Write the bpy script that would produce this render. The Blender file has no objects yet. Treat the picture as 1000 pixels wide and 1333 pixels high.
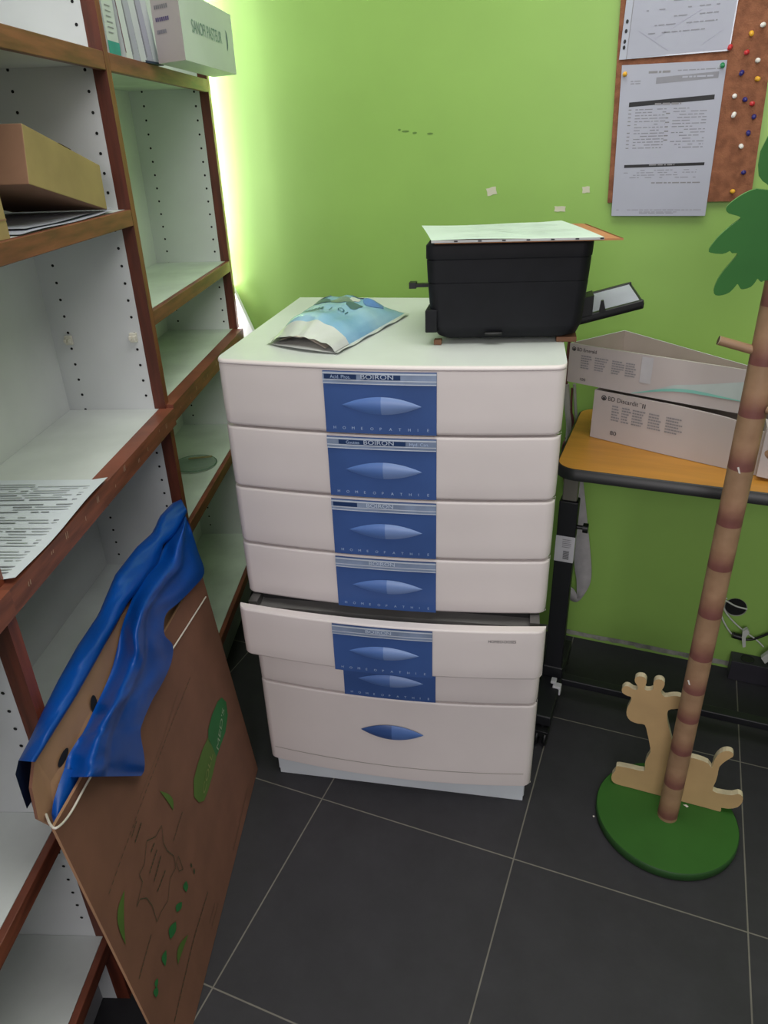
import bpy, bmesh, math, random
from mathutils import Vector, Matrix, noise
random.seed(7)
C = bpy.context.scene.collection
PI = math.pi

# ------------------------------------------------------------------ measured camera (1000 x 1333 frame)
F = 941.33; YAW, PITCH, ROLL = -0.3952766, 0.4770727, 0.0331788
CAM = Vector((0.6111964, -0.5839588, 1.3598461))
def cam_axes():
    cy, sy = math.cos(YAW), math.sin(YAW)
    f = Vector((sy*math.cos(PITCH), cy*math.cos(PITCH), -math.sin(PITCH)))
    r = Vector((cy, -sy, 0)); d = f.cross(r)
    c, s = math.cos(ROLL), math.sin(ROLL)
    return c*r + s*d, -s*r + c*d, f
RA, DA, FA = cam_axes()
def ray(u, v):
    return RA*((u-500)/F) + DA*((v-666.5)/F) + FA
def hit(u, v, nrm, c):           # the point of the real plane nrm.P = c seen at a measured pixel
    d = ray(u, v); nrm = Vector(nrm)
    return CAM + d*((c - nrm.dot(CAM))/nrm.dot(d))
def PZ(u, v, z): return hit(u, v, (0, 0, 1), z)
def PY(u, v, y): return hit(u, v, (0, 1, 0), y)

# ------------------------------------------------------------------ frames
SA = -0.338587
D = Vector((math.sin(SA), math.cos(SA), 0)); N = Vector((D.y, -D.x, 0))   # along the bookcase / out of it into the room
def SN(s, n, z): return D*s + N*n + Vector((0, 0, z))
def PN(u, v, n): return hit(u, v, N, n)
def PS(u, v, s): return hit(u, v, D, s)
CA = math.radians(11.78)
CO = Vector((-0.14878, 0.48055, 0)); CX = Vector((math.cos(CA), math.sin(CA), 0)); CY = Vector((-CX.y, CX.x, 0))
def CF(x, y, z): return CO + CX*x + CY*y + Vector((0, 0, z))
def PCF(u, v, y, b=0):
    nn = CY - CX*b
    return hit(u, v, nn, nn.dot(CO) + y)
KL = 0.1
def LEAN(u, v, c): return hit(u, v, (N.x, N.y, KL), c)
def LP(s, z, c): return SN(s, c - KL*z, z)                # point of the leaning panel
M_SHELF = Matrix(((D.x, -N.x, 0, 0), (D.y, -N.y, 0, 0), (0, 0, 1, 0), (0, 0, 0, 1)))   # local x = s, y = into shelf
M_CAB = Matrix.Translation(CO) @ Matrix.Rotation(CA, 4, 'Z')
WY = 1.262                                                  # back wall

# ------------------------------------------------------------------ materials
def lin(c):
    c = c/255.0
    return c/12.92 if c <= 0.04045 else ((c+0.055)/1.055)**2.4
def col(r, g, b): return (lin(r), lin(g), lin(b), 1)
MATS = {}
def mat(name, rgb, rough=0.6, var=0.06, scale=12, bump=0.0, metal=0.0, spec=0.5, stretch=None, rgb2=None, emit=0, trans=0, coat=0, alpha=None):
    if name in MATS: return MATS[name]
    m = bpy.data.materials.new(name); m.use_nodes = True
    nt = m.node_tree; b = nt.nodes['Principled BSDF']
    b.inputs['Roughness'].default_value = rough; b.inputs['Metallic'].default_value = metal
    b.inputs['Specular IOR Level'].default_value = spec
    b.inputs['Transmission Weight'].default_value = trans
    b.inputs['Coat Weight'].default_value = coat
    if alpha is not None: b.inputs['Alpha'].default_value = alpha
    tc = nt.nodes.new('ShaderNodeTexCoord'); mp = nt.nodes.new('ShaderNodeMapping')
    nt.links.new(tc.outputs['Object'], mp.inputs[0])
    if stretch: mp.inputs['Scale'].default_value = stretch
    nz = nt.nodes.new('ShaderNodeTexNoise'); nz.inputs['Scale'].default_value = scale; nz.inputs['Detail'].default_value = 6
    nt.links.new(mp.outputs[0], nz.inputs['Vector'])
    rp = nt.nodes.new('ShaderNodeValToRGB')
    c = col(*rgb)
    c2 = col(*rgb2) if rgb2 else tuple(max(0, x*(1-var*2.2)) for x in c[:3]) + (1,)
    rp.color_ramp.elements[0].position = 0.35; rp.color_ramp.elements[1].position = 0.65
    rp.color_ramp.elements[0].color = c2; rp.color_ramp.elements[1].color = tuple(min(1, x*(1+(0 if rgb2 else var))) for x in c[:3]) + (1,)
    nt.links.new(nz.outputs['Fac'], rp.inputs[0]); nt.links.new(rp.outputs[0], b.inputs['Base Color'])
    if bump:
        bp = nt.nodes.new('ShaderNodeBump'); bp.inputs['Strength'].default_value = bump; bp.inputs['Distance'].default_value = 0.002
        n2 = nt.nodes.new('ShaderNodeTexNoise'); n2.inputs['Scale'].default_value = scale*6; n2.inputs['Detail'].default_value = 5
        nt.links.new(mp.outputs[0], n2.inputs['Vector'])
        nt.links.new(n2.outputs['Fac'], bp.inputs['Height']); nt.links.new(bp.outputs[0], b.inputs['Normal'])
    if emit:
        b.inputs['Emission Color'].default_value = c; b.inputs['Emission Strength'].default_value = emit
    MATS[name] = m
    return m
def tile_mat():
    m = bpy.data.materials.new('grey_floor_tile'); m.use_nodes = True
    nt = m.node_tree; b = nt.nodes['Principled BSDF']
    tc = nt.nodes.new('ShaderNodeTexCoord')
    br = nt.nodes.new('ShaderNodeTexBrick'); br.offset = 0; br.squash = 1
    br.inputs['Scale'].default_value = 1; br.inputs['Brick Width'].default_value = .45; br.inputs['Row Height'].default_value = .45
    br.inputs['Mortar Size'].default_value = .0016; br.inputs['Mortar Smooth'].default_value = .3
    br.inputs['Color1'].default_value = col(50, 49, 53); br.inputs['Color2'].default_value = col(47, 46, 50)
    br.inputs['Mortar'].default_value = col(116, 112, 104)
    nt.links.new(tc.outputs['Object'], br.inputs['Vector'])
    nz = nt.nodes.new('ShaderNodeTexNoise'); nz.inputs['Scale'].default_value = 9; nz.inputs['Detail'].default_value = 9; nz.inputs['Roughness'].default_value = .7
    nt.links.new(tc.outputs['Object'], nz.inputs['Vector'])
    rp = nt.nodes.new('ShaderNodeValToRGB'); rp.color_ramp.elements[0].position = .3; rp.color_ramp.elements[1].position = .7
    rp.color_ramp.elements[0].color = (.78, .78, .78, 1); rp.color_ramp.elements[1].color = (1.12, 1.12, 1.12, 1)
    nt.links.new(nz.outputs['Fac'], rp.inputs[0])
    mx = nt.nodes.new('ShaderNodeMixRGB'); mx.blend_type = 'MULTIPLY'; mx.inputs[0].default_value = 1
    nt.links.new(br.outputs['Color'], mx.inputs[1]); nt.links.new(rp.outputs[0], mx.inputs[2])
    nt.links.new(mx.outputs[0], b.inputs['Base Color'])
    n2 = nt.nodes.new('ShaderNodeTexNoise'); n2.inputs['Scale'].default_value = 60; n2.inputs['Detail'].default_value = 6
    nt.links.new(tc.outputs['Object'], n2.inputs['Vector'])
    bp = nt.nodes.new('ShaderNodeBump'); bp.inputs['Strength'].default_value = .15; bp.inputs['Distance'].default_value = .002
    nt.links.new(n2.outputs['Fac'], bp.inputs['Height']); nt.links.new(bp.outputs[0], b.inputs['Normal'])
    b.inputs['Roughness'].default_value = .6; b.inputs['Specular IOR Level'].default_value = .35
    return m
def bands_mat():      # palm-trunk pole: tan with soft purple-brown rings every 9 cm
    m = bpy.data.materials.new('ringed_trunk_paint'); m.use_nodes = True
    nt = m.node_tree; b = nt.nodes['Principled BSDF']; b.inputs['Roughness'].default_value = .5
    tc = nt.nodes.new('ShaderNodeTexCoord'); d = nt.nodes.new('ShaderNodeAttribute'); d.attribute_name = 'ring'
    fr = nt.nodes.new('ShaderNodeMath'); fr.operation = 'FRACT'; nt.links.new(d.outputs['Fac'], fr.inputs[0])
    rp = nt.nodes.new('ShaderNodeValToRGB'); e = rp.color_ramp.elements
    e[0].position = 0; e[0].color = col(118, 72, 66)
    e[1].position = 1; e[1].color = col(150, 120, 92)
    for p, c in ((.12, col(122, 78, 70)), (.32, col(146, 108, 86)), (.5, col(158, 124, 96)), (.965, col(150, 120, 92))):
        x = e.new(p); x.color = c
    nt.links.new(fr.outputs[0], rp.inputs[0])
    nz = nt.nodes.new('ShaderNodeTexNoise'); nz.inputs['Scale'].default_value = 40
    nt.links.new(tc.outputs['Object'], nz.inputs['Vector'])
    mx = nt.nodes.new('ShaderNodeMixRGB'); mx.blend_type = 'SOFT_LIGHT'; mx.inputs[0].default_value = .4
    nt.links.new(rp.outputs[0], mx.inputs[1]); nt.links.new(nz.outputs['Fac'], mx.inputs[2])
    nt.links.new(mx.outputs[0], b.inputs['Base Color'])
    return m

wall_green = mat('green_wall_paint', (146, 186, 92), .42, .03, 3, .12)
plaster = mat('bare_plaster', (150, 150, 142), .9, .2, 30, .5)
white_wall = mat('white_wall_paint', (215, 218, 212), .8, .03, 5)
melamine = mat('white_melamine', (212, 214, 216), .45, .03, 6)
melamine_g = mat('shelf_melamine', (212, 216, 214), .4, .05, 7)
hole_m = mat('hole_black', (14, 14, 16), .9)
wood = mat('brown_wood_lipping', (128, 71, 53), .45, .18, 10, .1, stretch=(1, 1, 8))
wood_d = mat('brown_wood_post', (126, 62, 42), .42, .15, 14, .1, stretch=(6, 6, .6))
wood_shade = mat('shaded_wood_post_side', (94, 42, 26), .48, .15, 14, .1, stretch=(6, 6, .6))  # same brown wood, painted darker on the side turned from the light
scratch = mat('scratched_pale', (190, 160, 140), .7)
cream = mat('cream_plastic', (222, 213, 211), .42, .02, 4, .02)
cream_top = mat('cream_top', (214, 220, 214), .4, .03, 5)  # cream with the green bounce from wall and glow tinted in
cab_white = mat('cabinet_body_white', (206, 212, 218), .5, .03, 6)
gap_shade = mat('drawer_gap_shade', (34, 34, 34), .6)
metal_g = mat('drawer_rail_metal', (130, 130, 128), .35, metal=.8)
blue_p = mat('blue_panel', (60, 90, 150), .4, .08, 5)
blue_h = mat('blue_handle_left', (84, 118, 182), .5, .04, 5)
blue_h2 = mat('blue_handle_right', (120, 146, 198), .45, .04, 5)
strip_clear = mat('clear_label_strip', (140, 156, 184), .12, .1, 20, coat=.8)
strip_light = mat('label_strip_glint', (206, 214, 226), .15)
strip_dark = mat('label_strip_navy', (34, 58, 100), .3)
ink_white = mat('ink_white', (196, 208, 226), .6)
ink_pale = mat('ink_pale_blue', (176, 196, 228), .6)
ink_black = mat('ink_black', (30, 30, 34), .6)
ink_grey = mat('ink_grey', (138, 136, 140), .7)
ink_lgrey = mat('ink_light_grey', (142, 142, 150), .7)
paper = mat('white_paper', (172, 174, 188), .7, .02, 8)
paper_g = mat('greenish_paper', (206, 222, 212), .6, .03, 8)
sleeve = mat('plastic_sleeve', (174, 178, 192), .25, .02, 8, coat=.5)
cork = mat('cork', (146, 94, 66), .9, .25, 60, .6, rgb2=(120, 74, 50))
cork_edge = mat('cork_edge', (120, 76, 44), .8)
black_pl = mat('black_printer_plastic', (20, 21, 26), .62, .08, 30, .05, spec=.25)
black_gl = mat('black_gloss_plastic', (14, 15, 16), .42)
black_mat = mat('black_metal_paint', (18, 18, 24), .5)
grey_tube = mat('grey_metal_tube', (120, 116, 108), .4, metal=.4)
table_top_m = mat('orange_beech_laminate', (198, 138, 54), .4, .05, 6, stretch=(1, 8, 1))
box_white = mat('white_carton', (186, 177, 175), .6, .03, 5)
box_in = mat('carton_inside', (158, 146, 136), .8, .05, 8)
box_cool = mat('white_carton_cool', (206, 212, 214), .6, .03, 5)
teal_ink = mat('teal_ink', (128, 190, 178), .6)
teal_ink2 = mat('teal_ink_strong', (60, 160, 150), .6)
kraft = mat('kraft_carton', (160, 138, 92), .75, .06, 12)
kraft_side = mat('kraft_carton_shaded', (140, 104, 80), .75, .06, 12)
kraft_box = mat('brown_corrugated', (124, 83, 65), .8, .06, 10, .1)
kraft_in = mat('brown_corrugated_inside', (164, 124, 94), .8, .06, 10, .1)
card_orange = mat('orange_card_folder', (190, 128, 84), .7)
green_print = mat('print_dark_green', (34, 108, 54), .7)
green_print2 = mat('print_light_green', (82, 112, 42), .7)
green_line = mat('print_line_green', (62, 70, 46), .8)
bag_blue = mat('blue_polythene', (1, 68, 150), .38, .1, 6, .15, spec=.35)
disc_green = mat('green_painted_wood', (50, 96, 36), .6, .04, 10, spec=.25)
disc_edge = mat('green_painted_edge', (34, 74, 28), .6, .06, 10)
leaf_green = mat('leaf_green_paint', (52, 106, 50), .6, .05, 8, spec=.2)
leaf_edge = mat('leaf_edge_paint', (96, 150, 80), .6)
giraffe_m = mat('pale_yellow_wood', (192, 160, 114), .55, .05, 10)
giraffe_e = mat('chipped_wood_edge', (200, 186, 156), .7, .1, 40)
peg_m = mat('tan_peg', (156, 124, 96), .45)
peg_end = mat('peg_cut_end', (90, 70, 50), .7)
chip = mat('chipped_white', (220, 214, 206), .8)
strap_m = mat('grey_webbing', (176, 172, 174), .8, .06, 30)
cable_w = mat('white_cable', (200, 202, 196), .4)
cable_b = mat('black_cable', (16, 16, 18), .4)
cable_r = mat('dark_red_cable', (84, 40, 38), .5)
cable_g = mat('grey_cable', (150, 148, 142), .5)
pouch_blue = mat('pouch_blue_film', (120, 168, 204), .25, .2, 9, coat=.4, rgb2=(158, 196, 220))
pouch_white = mat('pouch_white_film', (206, 208, 206), .3, .05, 12, coat=.3)
pouch_dark = mat('pouch_print_teal', (72, 104, 112), .35)
pouch_beige = mat('pouch_contents', (206, 192, 178), .7, .2, 20)
glassy = mat('clear_glass', (150, 176, 160), .08, alpha=.35)
amber = mat('amber_rod', (150, 140, 90), .5)
sticker_m = mat('white_sticker', (196, 194, 200), .6)
pin_cols = {'white': mat('pin_white', (225, 222, 215), .3), 'yellow': mat('pin_yellow', (226, 170, 50), .3), 'red': mat('pin_red', (190, 48, 52), .3),
            'blue': mat('pin_blue', (44, 40, 110), .3), 'green': mat('pin_green', (40, 130, 80), .3)}
daylight = mat('window_daylight', (236, 250, 232), .5, 0, emit=2.2)

# ------------------------------------------------------------------ mesh builder
_txt = {}
def text_data(s):
    if s in _txt: return _txt[s]
    cu = bpy.data.curves.new('t', 'FONT'); cu.body = s; cu.size = 1; cu.resolution_u = 3
    o = bpy.data.objects.new('t', cu); C.objects.link(o)
    bpy.context.view_layer.update()
    me = o.evaluated_get(bpy.context.evaluated_depsgraph_get()).to_mesh()
    vs = [(v.co.x, v.co.y) for v in me.vertices]; fs = [tuple(p.vertices) for p in me.polygons]
    o.evaluated_get(bpy.context.evaluated_depsgraph_get()).to_mesh_clear()
    bpy.data.objects.remove(o); bpy.data.curves.remove(cu)
    xs = [v[0] for v in vs]; ys = [v[1] for v in vs]
    _txt[s] = (vs, fs, min(xs), max(xs), max(ys))
    return _txt[s]
class MB:
    def __init__(self): self.v = []; self.f = []; self.fm = []; self.fs = []; self.m = []
    def mi(self, m):
        if m not in self.m: self.m.append(m)
        return self.m.index(m)
    def add(self, vs, fs, m, smooth=False):
        o = len(self.v); self.v += [Vector(p) for p in vs]; i = self.mi(m)
        for f in fs: self.f.append(tuple(o+k for k in f)); self.fm.append(i); self.fs.append(smooth)
        return self
    def hexa(self, p, m, mats=None):      # p: 4 bottom (ccw from above), 4 top
        fs = [(3, 2, 1, 0), (4, 5, 6, 7), (0, 1, 5, 4), (1, 2, 6, 5), (2, 3, 7, 6), (3, 0, 4, 7)]
        for k, f in enumerate(fs):
            self.add([p[j] for j in f], [(0, 1, 2, 3)], (mats[k] if mats and mats[k] else m))
        # weld not needed: flat shaded
        return self
    def box(self, a, b, m, fr=None, mats=None):
        (x0, y0, z0), (x1, y1, z1) = a, b
        x0, x1 = min(x0, x1), max(x0, x1); y0, y1 = min(y0, y1), max(y0, y1); z0, z1 = min(z0, z1), max(z0, z1)
        p = [(x0, y0, z0), (x1, y0, z0), (x1, y1, z0), (x0, y1, z0), (x0, y0, z1), (x1, y0, z1), (x1, y1, z1), (x0, y1, z1)]
        if fr: p = [fr(*q) for q in p]
        if mats: return self.hexa(p, m, mats)
        self.add(p, [(3, 2, 1, 0), (4, 5, 6, 7), (0, 1, 5, 4), (1, 2, 6, 5), (2, 3, 7, 6), (3, 0, 4, 7)], m)
        return self
    def quad(self, a, b, c, d, m): return self.add([a, b, c, d], [(0, 1, 2, 3)], m)
    def grid(self, fn, nu, nv, m, smooth=True, closed=False):
        vs = [fn(i/nu, j/nv) for j in range(nv+1) for i in range(nu+1)]
        fs = [(j*(nu+1)+i, j*(nu+1)+i+1, (j+1)*(nu+1)+i+1, (j+1)*(nu+1)+i) for j in range(nv) for i in range(nu)]
        return self.add(vs, fs, m, smooth)
    def tube(self, pts, r, m, seg=10, caps=True, r2=None, capm=None):
        pts = [Vector(p) for p in pts]; vs = []; n = len(pts)
        up = Vector((0, 0, 1))
        for i, p in enumerate(pts):
            t = (pts[min(i+1, n-1)] - pts[max(i-1, 0)]).normalized()
            a = t.cross(up) if abs(t.dot(up)) < .95 else t.cross(Vector((1, 0, 0)))
            a.normalize(); b = a.cross(t)
            rr = r if r2 is None else r + (r2-r)*i/(n-1)
            vs += [p + a*math.cos(2*PI*k/seg)*rr + b*math.sin(2*PI*k/seg)*rr for k in range(seg)]
        fs = [(i*seg+k, i*seg+(k+1) % seg, (i+1)*seg+(k+1) % seg, (i+1)*seg+k) for i in range(n-1) for k in range(seg)]
        self.add(vs, fs, m, True)
        if caps:
            self.add(vs[:seg], [tuple(range(seg))], capm or m); self.add(vs[-seg:], [tuple(reversed(range(seg)))], capm or m)
        return self
    def lathe(self, prof, c, m, seg=32, axis=None):      # prof (r,h)
        ax = Vector(axis or (0, 0, 1)).normalized(); a = ax.orthogonal().normalized(); b = ax.cross(a); c = Vector(c)
        vs = [c + ax*h + (a*math.cos(2*PI*k/seg) + b*math.sin(2*PI*k/seg))*r for r, h in prof for k in range(seg)]
        fs = [(i*seg+k, i*seg+(k+1) % seg, (i+1)*seg+(k+1) % seg, (i+1)*seg+k) for i in range(len(prof)-1) for k in range(seg)]
        return self.add(vs, fs, m, True)
    def plate(self, poly, off, mf, me=None, mb=None):     # poly: world points of front outline, off: vector to the back outline
        off = Vector(off); n = len(poly); poly = [Vector(p) for p in poly]; back = [p+off for p in poly]
        self.add(poly, [tuple(range(n))], mf); self.add(back, [tuple(reversed(range(n)))], mb or mf)
        for i in range(n):
            j = (i+1) % n
            self.add([poly[i], poly[j], back[j], back[i]], [(3, 2, 1, 0)], me or mf)
        return self
    def text(self, s, o, xd, yd, w=None, h=None, m=None, fn=None):   # left-baseline at o; w = total width or h = cap height
        vs, fs, x0, x1, y1 = text_data(s)
        if h is None: h = w/(x1-x0)*y1
        sy = h/y1; sx = sy if w is None else w/(x1-x0)
        o = Vector(o); xd = Vector(xd); yd = Vector(yd)
        if fn: return self.add([fn((v[0]-x0)*sx, v[1]*sy) for v in vs], fs, m)
        return self.add([o + xd*((v[0]-x0)*sx) + yd*(v[1]*sy) for v in vs], fs, m)
def obj(name, mb, parent=None, world=True, bevel=0, seg=2, sub=0, wn=False, fix=False):
    me = bpy.data.meshes.new(name)
    M = Matrix.Identity(4)
    if world and parent is not None: M = mat_world(parent).inverted()
    me.from_pydata([M @ v for v in mb.v] if world else mb.v, [], mb.f)
    for m in mb.m: me.materials.append(m)
    me.polygons.foreach_set('material_index', mb.fm); me.polygons.foreach_set('use_smooth', mb.fs)
    if fix:
        bm = bmesh.new(); bm.from_mesh(me); bmesh.ops.remove_doubles(bm, verts=bm.verts, dist=1e-5); bmesh.ops.recalc_face_normals(bm, faces=bm.faces); bm.to_mesh(me); bm.free()
    me.update()
    o = bpy.data.objects.new(name, me); C.objects.link(o)
    if parent is not None: o.parent = parent
    if bevel:
        b = o.modifiers.new('b', 'BEVEL'); b.width = bevel; b.segments = seg; b.limit_method = 'ANGLE'; b.angle_limit = math.radians(40)
        me.polygons.foreach_set('use_smooth', [True]*len(me.polygons))
        w = o.modifiers.new('w', 'WEIGHTED_NORMAL'); w.keep_sharp = True
    if wn:
        w = o.modifiers.new('w', 'WEIGHTED_NORMAL'); w.weight = 100
    if sub:
        b = o.modifiers.new('s', 'SUBSURF'); b.levels = sub; b.render_levels = sub
    return o
def mat_world(o):
    M = Matrix.LocRotScale(o.location, o.rotation_euler, o.scale)
    return M if o.parent is None else mat_world(o.parent) @ M
def tag(o, label, cat, group=None):
    o['label'] = label; o['category'] = cat
    if group: o['group'] = group
    return o
def thing(name, label, cat, loc=(0, 0, 0), rz=0, group=None):
    o = bpy.data.objects.new(name, None); C.objects.link(o); o.empty_display_size = .05
    o.location = loc; o.rotation_euler = (0, 0, rz)
    return tag(o, label, cat, group)
def solo(name, mb, label, cat, group=None, loc=None, **k):     # a thing that is a single mesh, origin at loc
    if loc is None:
        loc = sum(mb.v, Vector())/len(mb.v); loc.z = min(v.z for v in mb.v)
    loc = Vector(loc); mb.v = [v-loc for v in mb.v]
    o = obj(name, mb, None, world=False, **k); o.location = loc
    return tag(o, label, cat, group)
def struct(name, mb, **k):
    o = obj(name, mb, None, **k); o['kind'] = 'structure'; return o
def subpoly(poly, n=3, closed=True):      # Catmull-Rom smoothing of an outline
    P = [Vector(p) for p in poly]; out = []; L = len(P)
    for i in range(L if closed else L-1):
        g = (lambda k: P[k % L]) if closed else (lambda k: P[max(0, min(L-1, k))])
        a, b, c, d = g(i-1), g(i), g(i+1), g(i+2)
        for k in range(n):
            t = k/n
            out.append(.5*((2*b) + (c-a)*t + (2*a-5*b+4*c-d)*t*t + (3*b-a-3*c+d)*t**3))
    if not closed: out.append(P[-1])
    return out
def curve(pts, n=8): return subpoly(pts, n, False)

# ================================================================== ROOM
LX, RX, CEIL, FY = -1.25, 2.9, 2.62, -2.6
m = MB(); m.box((LX, FY, -.05), (RX, WY+.1, 0), MATS['green_wall_paint']); m.m = [tile_mat()]
struct('floor', m)
m = MB(); m.box((LX, WY, .0), (RX, WY+.1, CEIL), wall_green)
struct('wall_back', m)
# ragged unpainted strip above the tiles
m = MB(); random.seed(3)
xs = [LX + k*.012 for k in range(int((RX-LX)/.012))]
y = WY-.0012
top = [.024 + .004*noise.noise(Vector((x*9, 0, 0))) for x in xs]
bot = [.006 + .005*abs(noise.noise(Vector((x*30, 5, 0)))) + .004*random.random() for x in xs]
for i in range(len(xs)-1):
    m.quad((xs[i], y, bot[i]), (xs[i+1], y, bot[i+1]), (xs[i+1], y, top[i+1]), (xs[i], y, top[i]), plaster)
struct('trim_1', m)
m = MB(); m.box((LX-.1, FY, 0), (LX, WY+.1, .85), white_wall); m.box((LX-.1, FY, .85), (LX, .25, CEIL), white_wall)
m.box((LX-.1, .25, 2.3), (LX, WY+.1, CEIL), white_wall); m.box((LX-.1, 1.2, .85), (LX, WY+.1, 2.3), white_wall)
struct('wall_left', m)
m = MB(); m.box((RX, FY, 0), (RX+.1, WY+.1, CEIL), white_wall); struct('wall_right', m)
m = MB(); m.box((LX, FY, CEIL), (RX, WY+.1, CEIL+.1), white_wall); struct('ceiling', m)
m = MB(); m.quad((LX-.05, .25, .85), (LX-.05, 1.2, .85), (LX-.05, 1.2, 2.3), (LX-.05, .25, 2.3), daylight)
for a, b in (((LX-.07, .25, .85), (LX-.02, .3, 2.3)), ((LX-.07, 1.15, .85), (LX-.02, 1.2, 2.3)), ((LX-.07, .25, .85), (LX-.02, 1.2, .9)), ((LX-.07, .25, 2.25), (LX-.02, 1.2, 2.3)), ((LX-.07, .7, .85), (LX-.02, .75, 2.3))):
    m.box(a, b, white_wall)
struct('window_1', m)
# white conduit leaning in the gap behind the bookcase
m = MB(); a, b, c, d = [PY(u, v, WY-.004) for u, v in ((305, 372), (332, 430), (318, 445), (296, 380))]
off = Vector((0, -.012, 0)); m.plate([a, d, c, b], off, mat('white_conduit', (232, 238, 230), .4))
struct('trim_2', m)

# ================================================================== BOOKCASES
NF, NC, NB = -.145, -.130, -.350
pitch = .032
def bookcase(s0, s1, label, shelves, counter, first=False, low=.19, brackets=(), melamine=melamine, melamine_g=melamine_g):
    r = thing('bookcase', label, 'bookcase', SN(s0, NF, 0), math.atan2(D.y, D.x), 'bookcase units in one row')
    def side(s, holes):
        m = MB(); m.box((s, NF-.024, 0), (s+.02, NB, 2.2), melamine, SN)
        if holes:
            for n in (-.182, -.316):
                z = .23
                while z < 2.15:
                    c = SN(s-.0006, n, z + (.004 if n < -.2 else 0))
                    m.add([c + (N*math.cos(k*PI/4) + Vector((0, 0, 1))*math.sin(k*PI/4))*.0028 for k in range(8)], [tuple(range(8))], hole_m)
                    z += pitch
        sp = obj('side_panel', m, r)
        for z0, z1, nf in ((counter, 2.2, NF), (0, counter-.036, NF)):
            q = MB(); q.box((s, nf-.024, z0), (s+.021, nf, z1), wood_d, SN, mats=[None, None, wood_shade, None, None, wood_shade])
            # hexa face order: bottom, top, n-low side, far s, n-high side, near s
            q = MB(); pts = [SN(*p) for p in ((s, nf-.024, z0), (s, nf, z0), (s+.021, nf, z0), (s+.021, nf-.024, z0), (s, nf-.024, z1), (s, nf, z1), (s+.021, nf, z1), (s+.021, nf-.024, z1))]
            q.add(pts, [(0, 1, 5, 4)], wood_shade); q.add(pts, [(1, 2, 6, 5), (2, 3, 7, 6), (3, 0, 4, 7), (4, 5, 6, 7), (3, 2, 1, 0)], wood_d)
            obj('post', q, sp)
    if first: side(s0, False)
    side(s1, True)
    m = MB(); m.box((s0+.02, NB, .02), (s1, NB-.008, 2.2), melamine, SN)
    obj('back_panel', m, r)
    a, b = s0+.021, s1-.0005
    for z in shelves + [low]:
        m = MB(); m.box((a, NF-.012, z-.02), (b, NB+.0005, z), melamine_g, SN); sh = obj('shelf', m, r)
        q = MB(); q.box((a, NF-.012, z-.028), (b, NF, z), wood, SN); obj('lipping', q, sh, bevel=.0015)
    m = MB(); m.box((a, NC-.03, counter-.022), (b, NB+.0005, counter), melamine_g, SN); sh = obj('counter_shelf', m, r)
    q = MB(); q.box((s0+.004 if not first else s0, NC-.03, counter-.036), (s1+.004, NC, counter), wood, SN)
    random.seed(int(s0*100)+5)
    for k in range(11):
        s = s0 + .05 + k*.058 + random.uniform(-.015, .015); z = counter - random.uniform(.012, .026); hgt = random.uniform(.004, .01)
        for dd in (0, .005)[:random.randint(1, 2)]:
            q.quad(SN(s+dd, NC+.0006, z), SN(s+dd+.0018, NC+.0006, z-.001), SN(s+dd+.003, NC+.0006, z+hgt), SN(s+dd+.0015, NC+.0006, z+hgt), scratch)
    obj('lipping', q, sh)
    m = MB(); m.box((a, NF-.05, 0), (b, NF-.065, low-.028), mat('plinth_grey', (150, 150, 156), .6), SN); obj('plinth', m, r)
    m = MB(); m.box((s0, NF, 2.18), (s1+.02, NB, 2.2), melamine, SN); obj('top_panel', m, r)
    for n, z in brackets:
        m = MB(); m.box((s1-.008, n-.007, z-.009), (s1-.0002, n+.007, z+.009), mat('bracket_plastic', (226, 222, 208), .4), SN)
        m.box((s1-.014, n-.007, z-.004), (s1-.004, n-.002, z+.004), mat('bracket_plastic', (226, 222, 208), .4), SN)
        m.box((s1-.014, n+.002, z-.004), (s1-.004, n+.007, z+.004), mat('bracket_plastic', (226, 222, 208), .4), SN)
        obj('shelf_bracket', m, r, bevel=.001)
    return r
bookcase(-.70, -.022, 'white bookcase unit with brown edges at bottom left, nearest the camera, behind the big carton', [.479, 1.257], .873, True, low=.181)
bookcase(-.022, .662, 'white bookcase unit with brown edges holding a kraft carton and a printed sheet', [.495, 1.257, 1.504], .873, brackets=((-.184, 1.023), (-.316, 1.02)))
bookcase(.662, 1.338, 'white bookcase unit with brown edges farthest away, beside the green wall and drawer cabinet', [.588, 1.068, 1.504], .880, low=.20, melamine=mat('white_melamine_green_bounce', (214, 220, 216), .45, .03, 6), melamine_g=mat('shelf_melamine_green_bounce', (208, 220, 208), .4, .08, 7))  # green bounce from the wall tinted into this unit's white melamine

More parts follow.
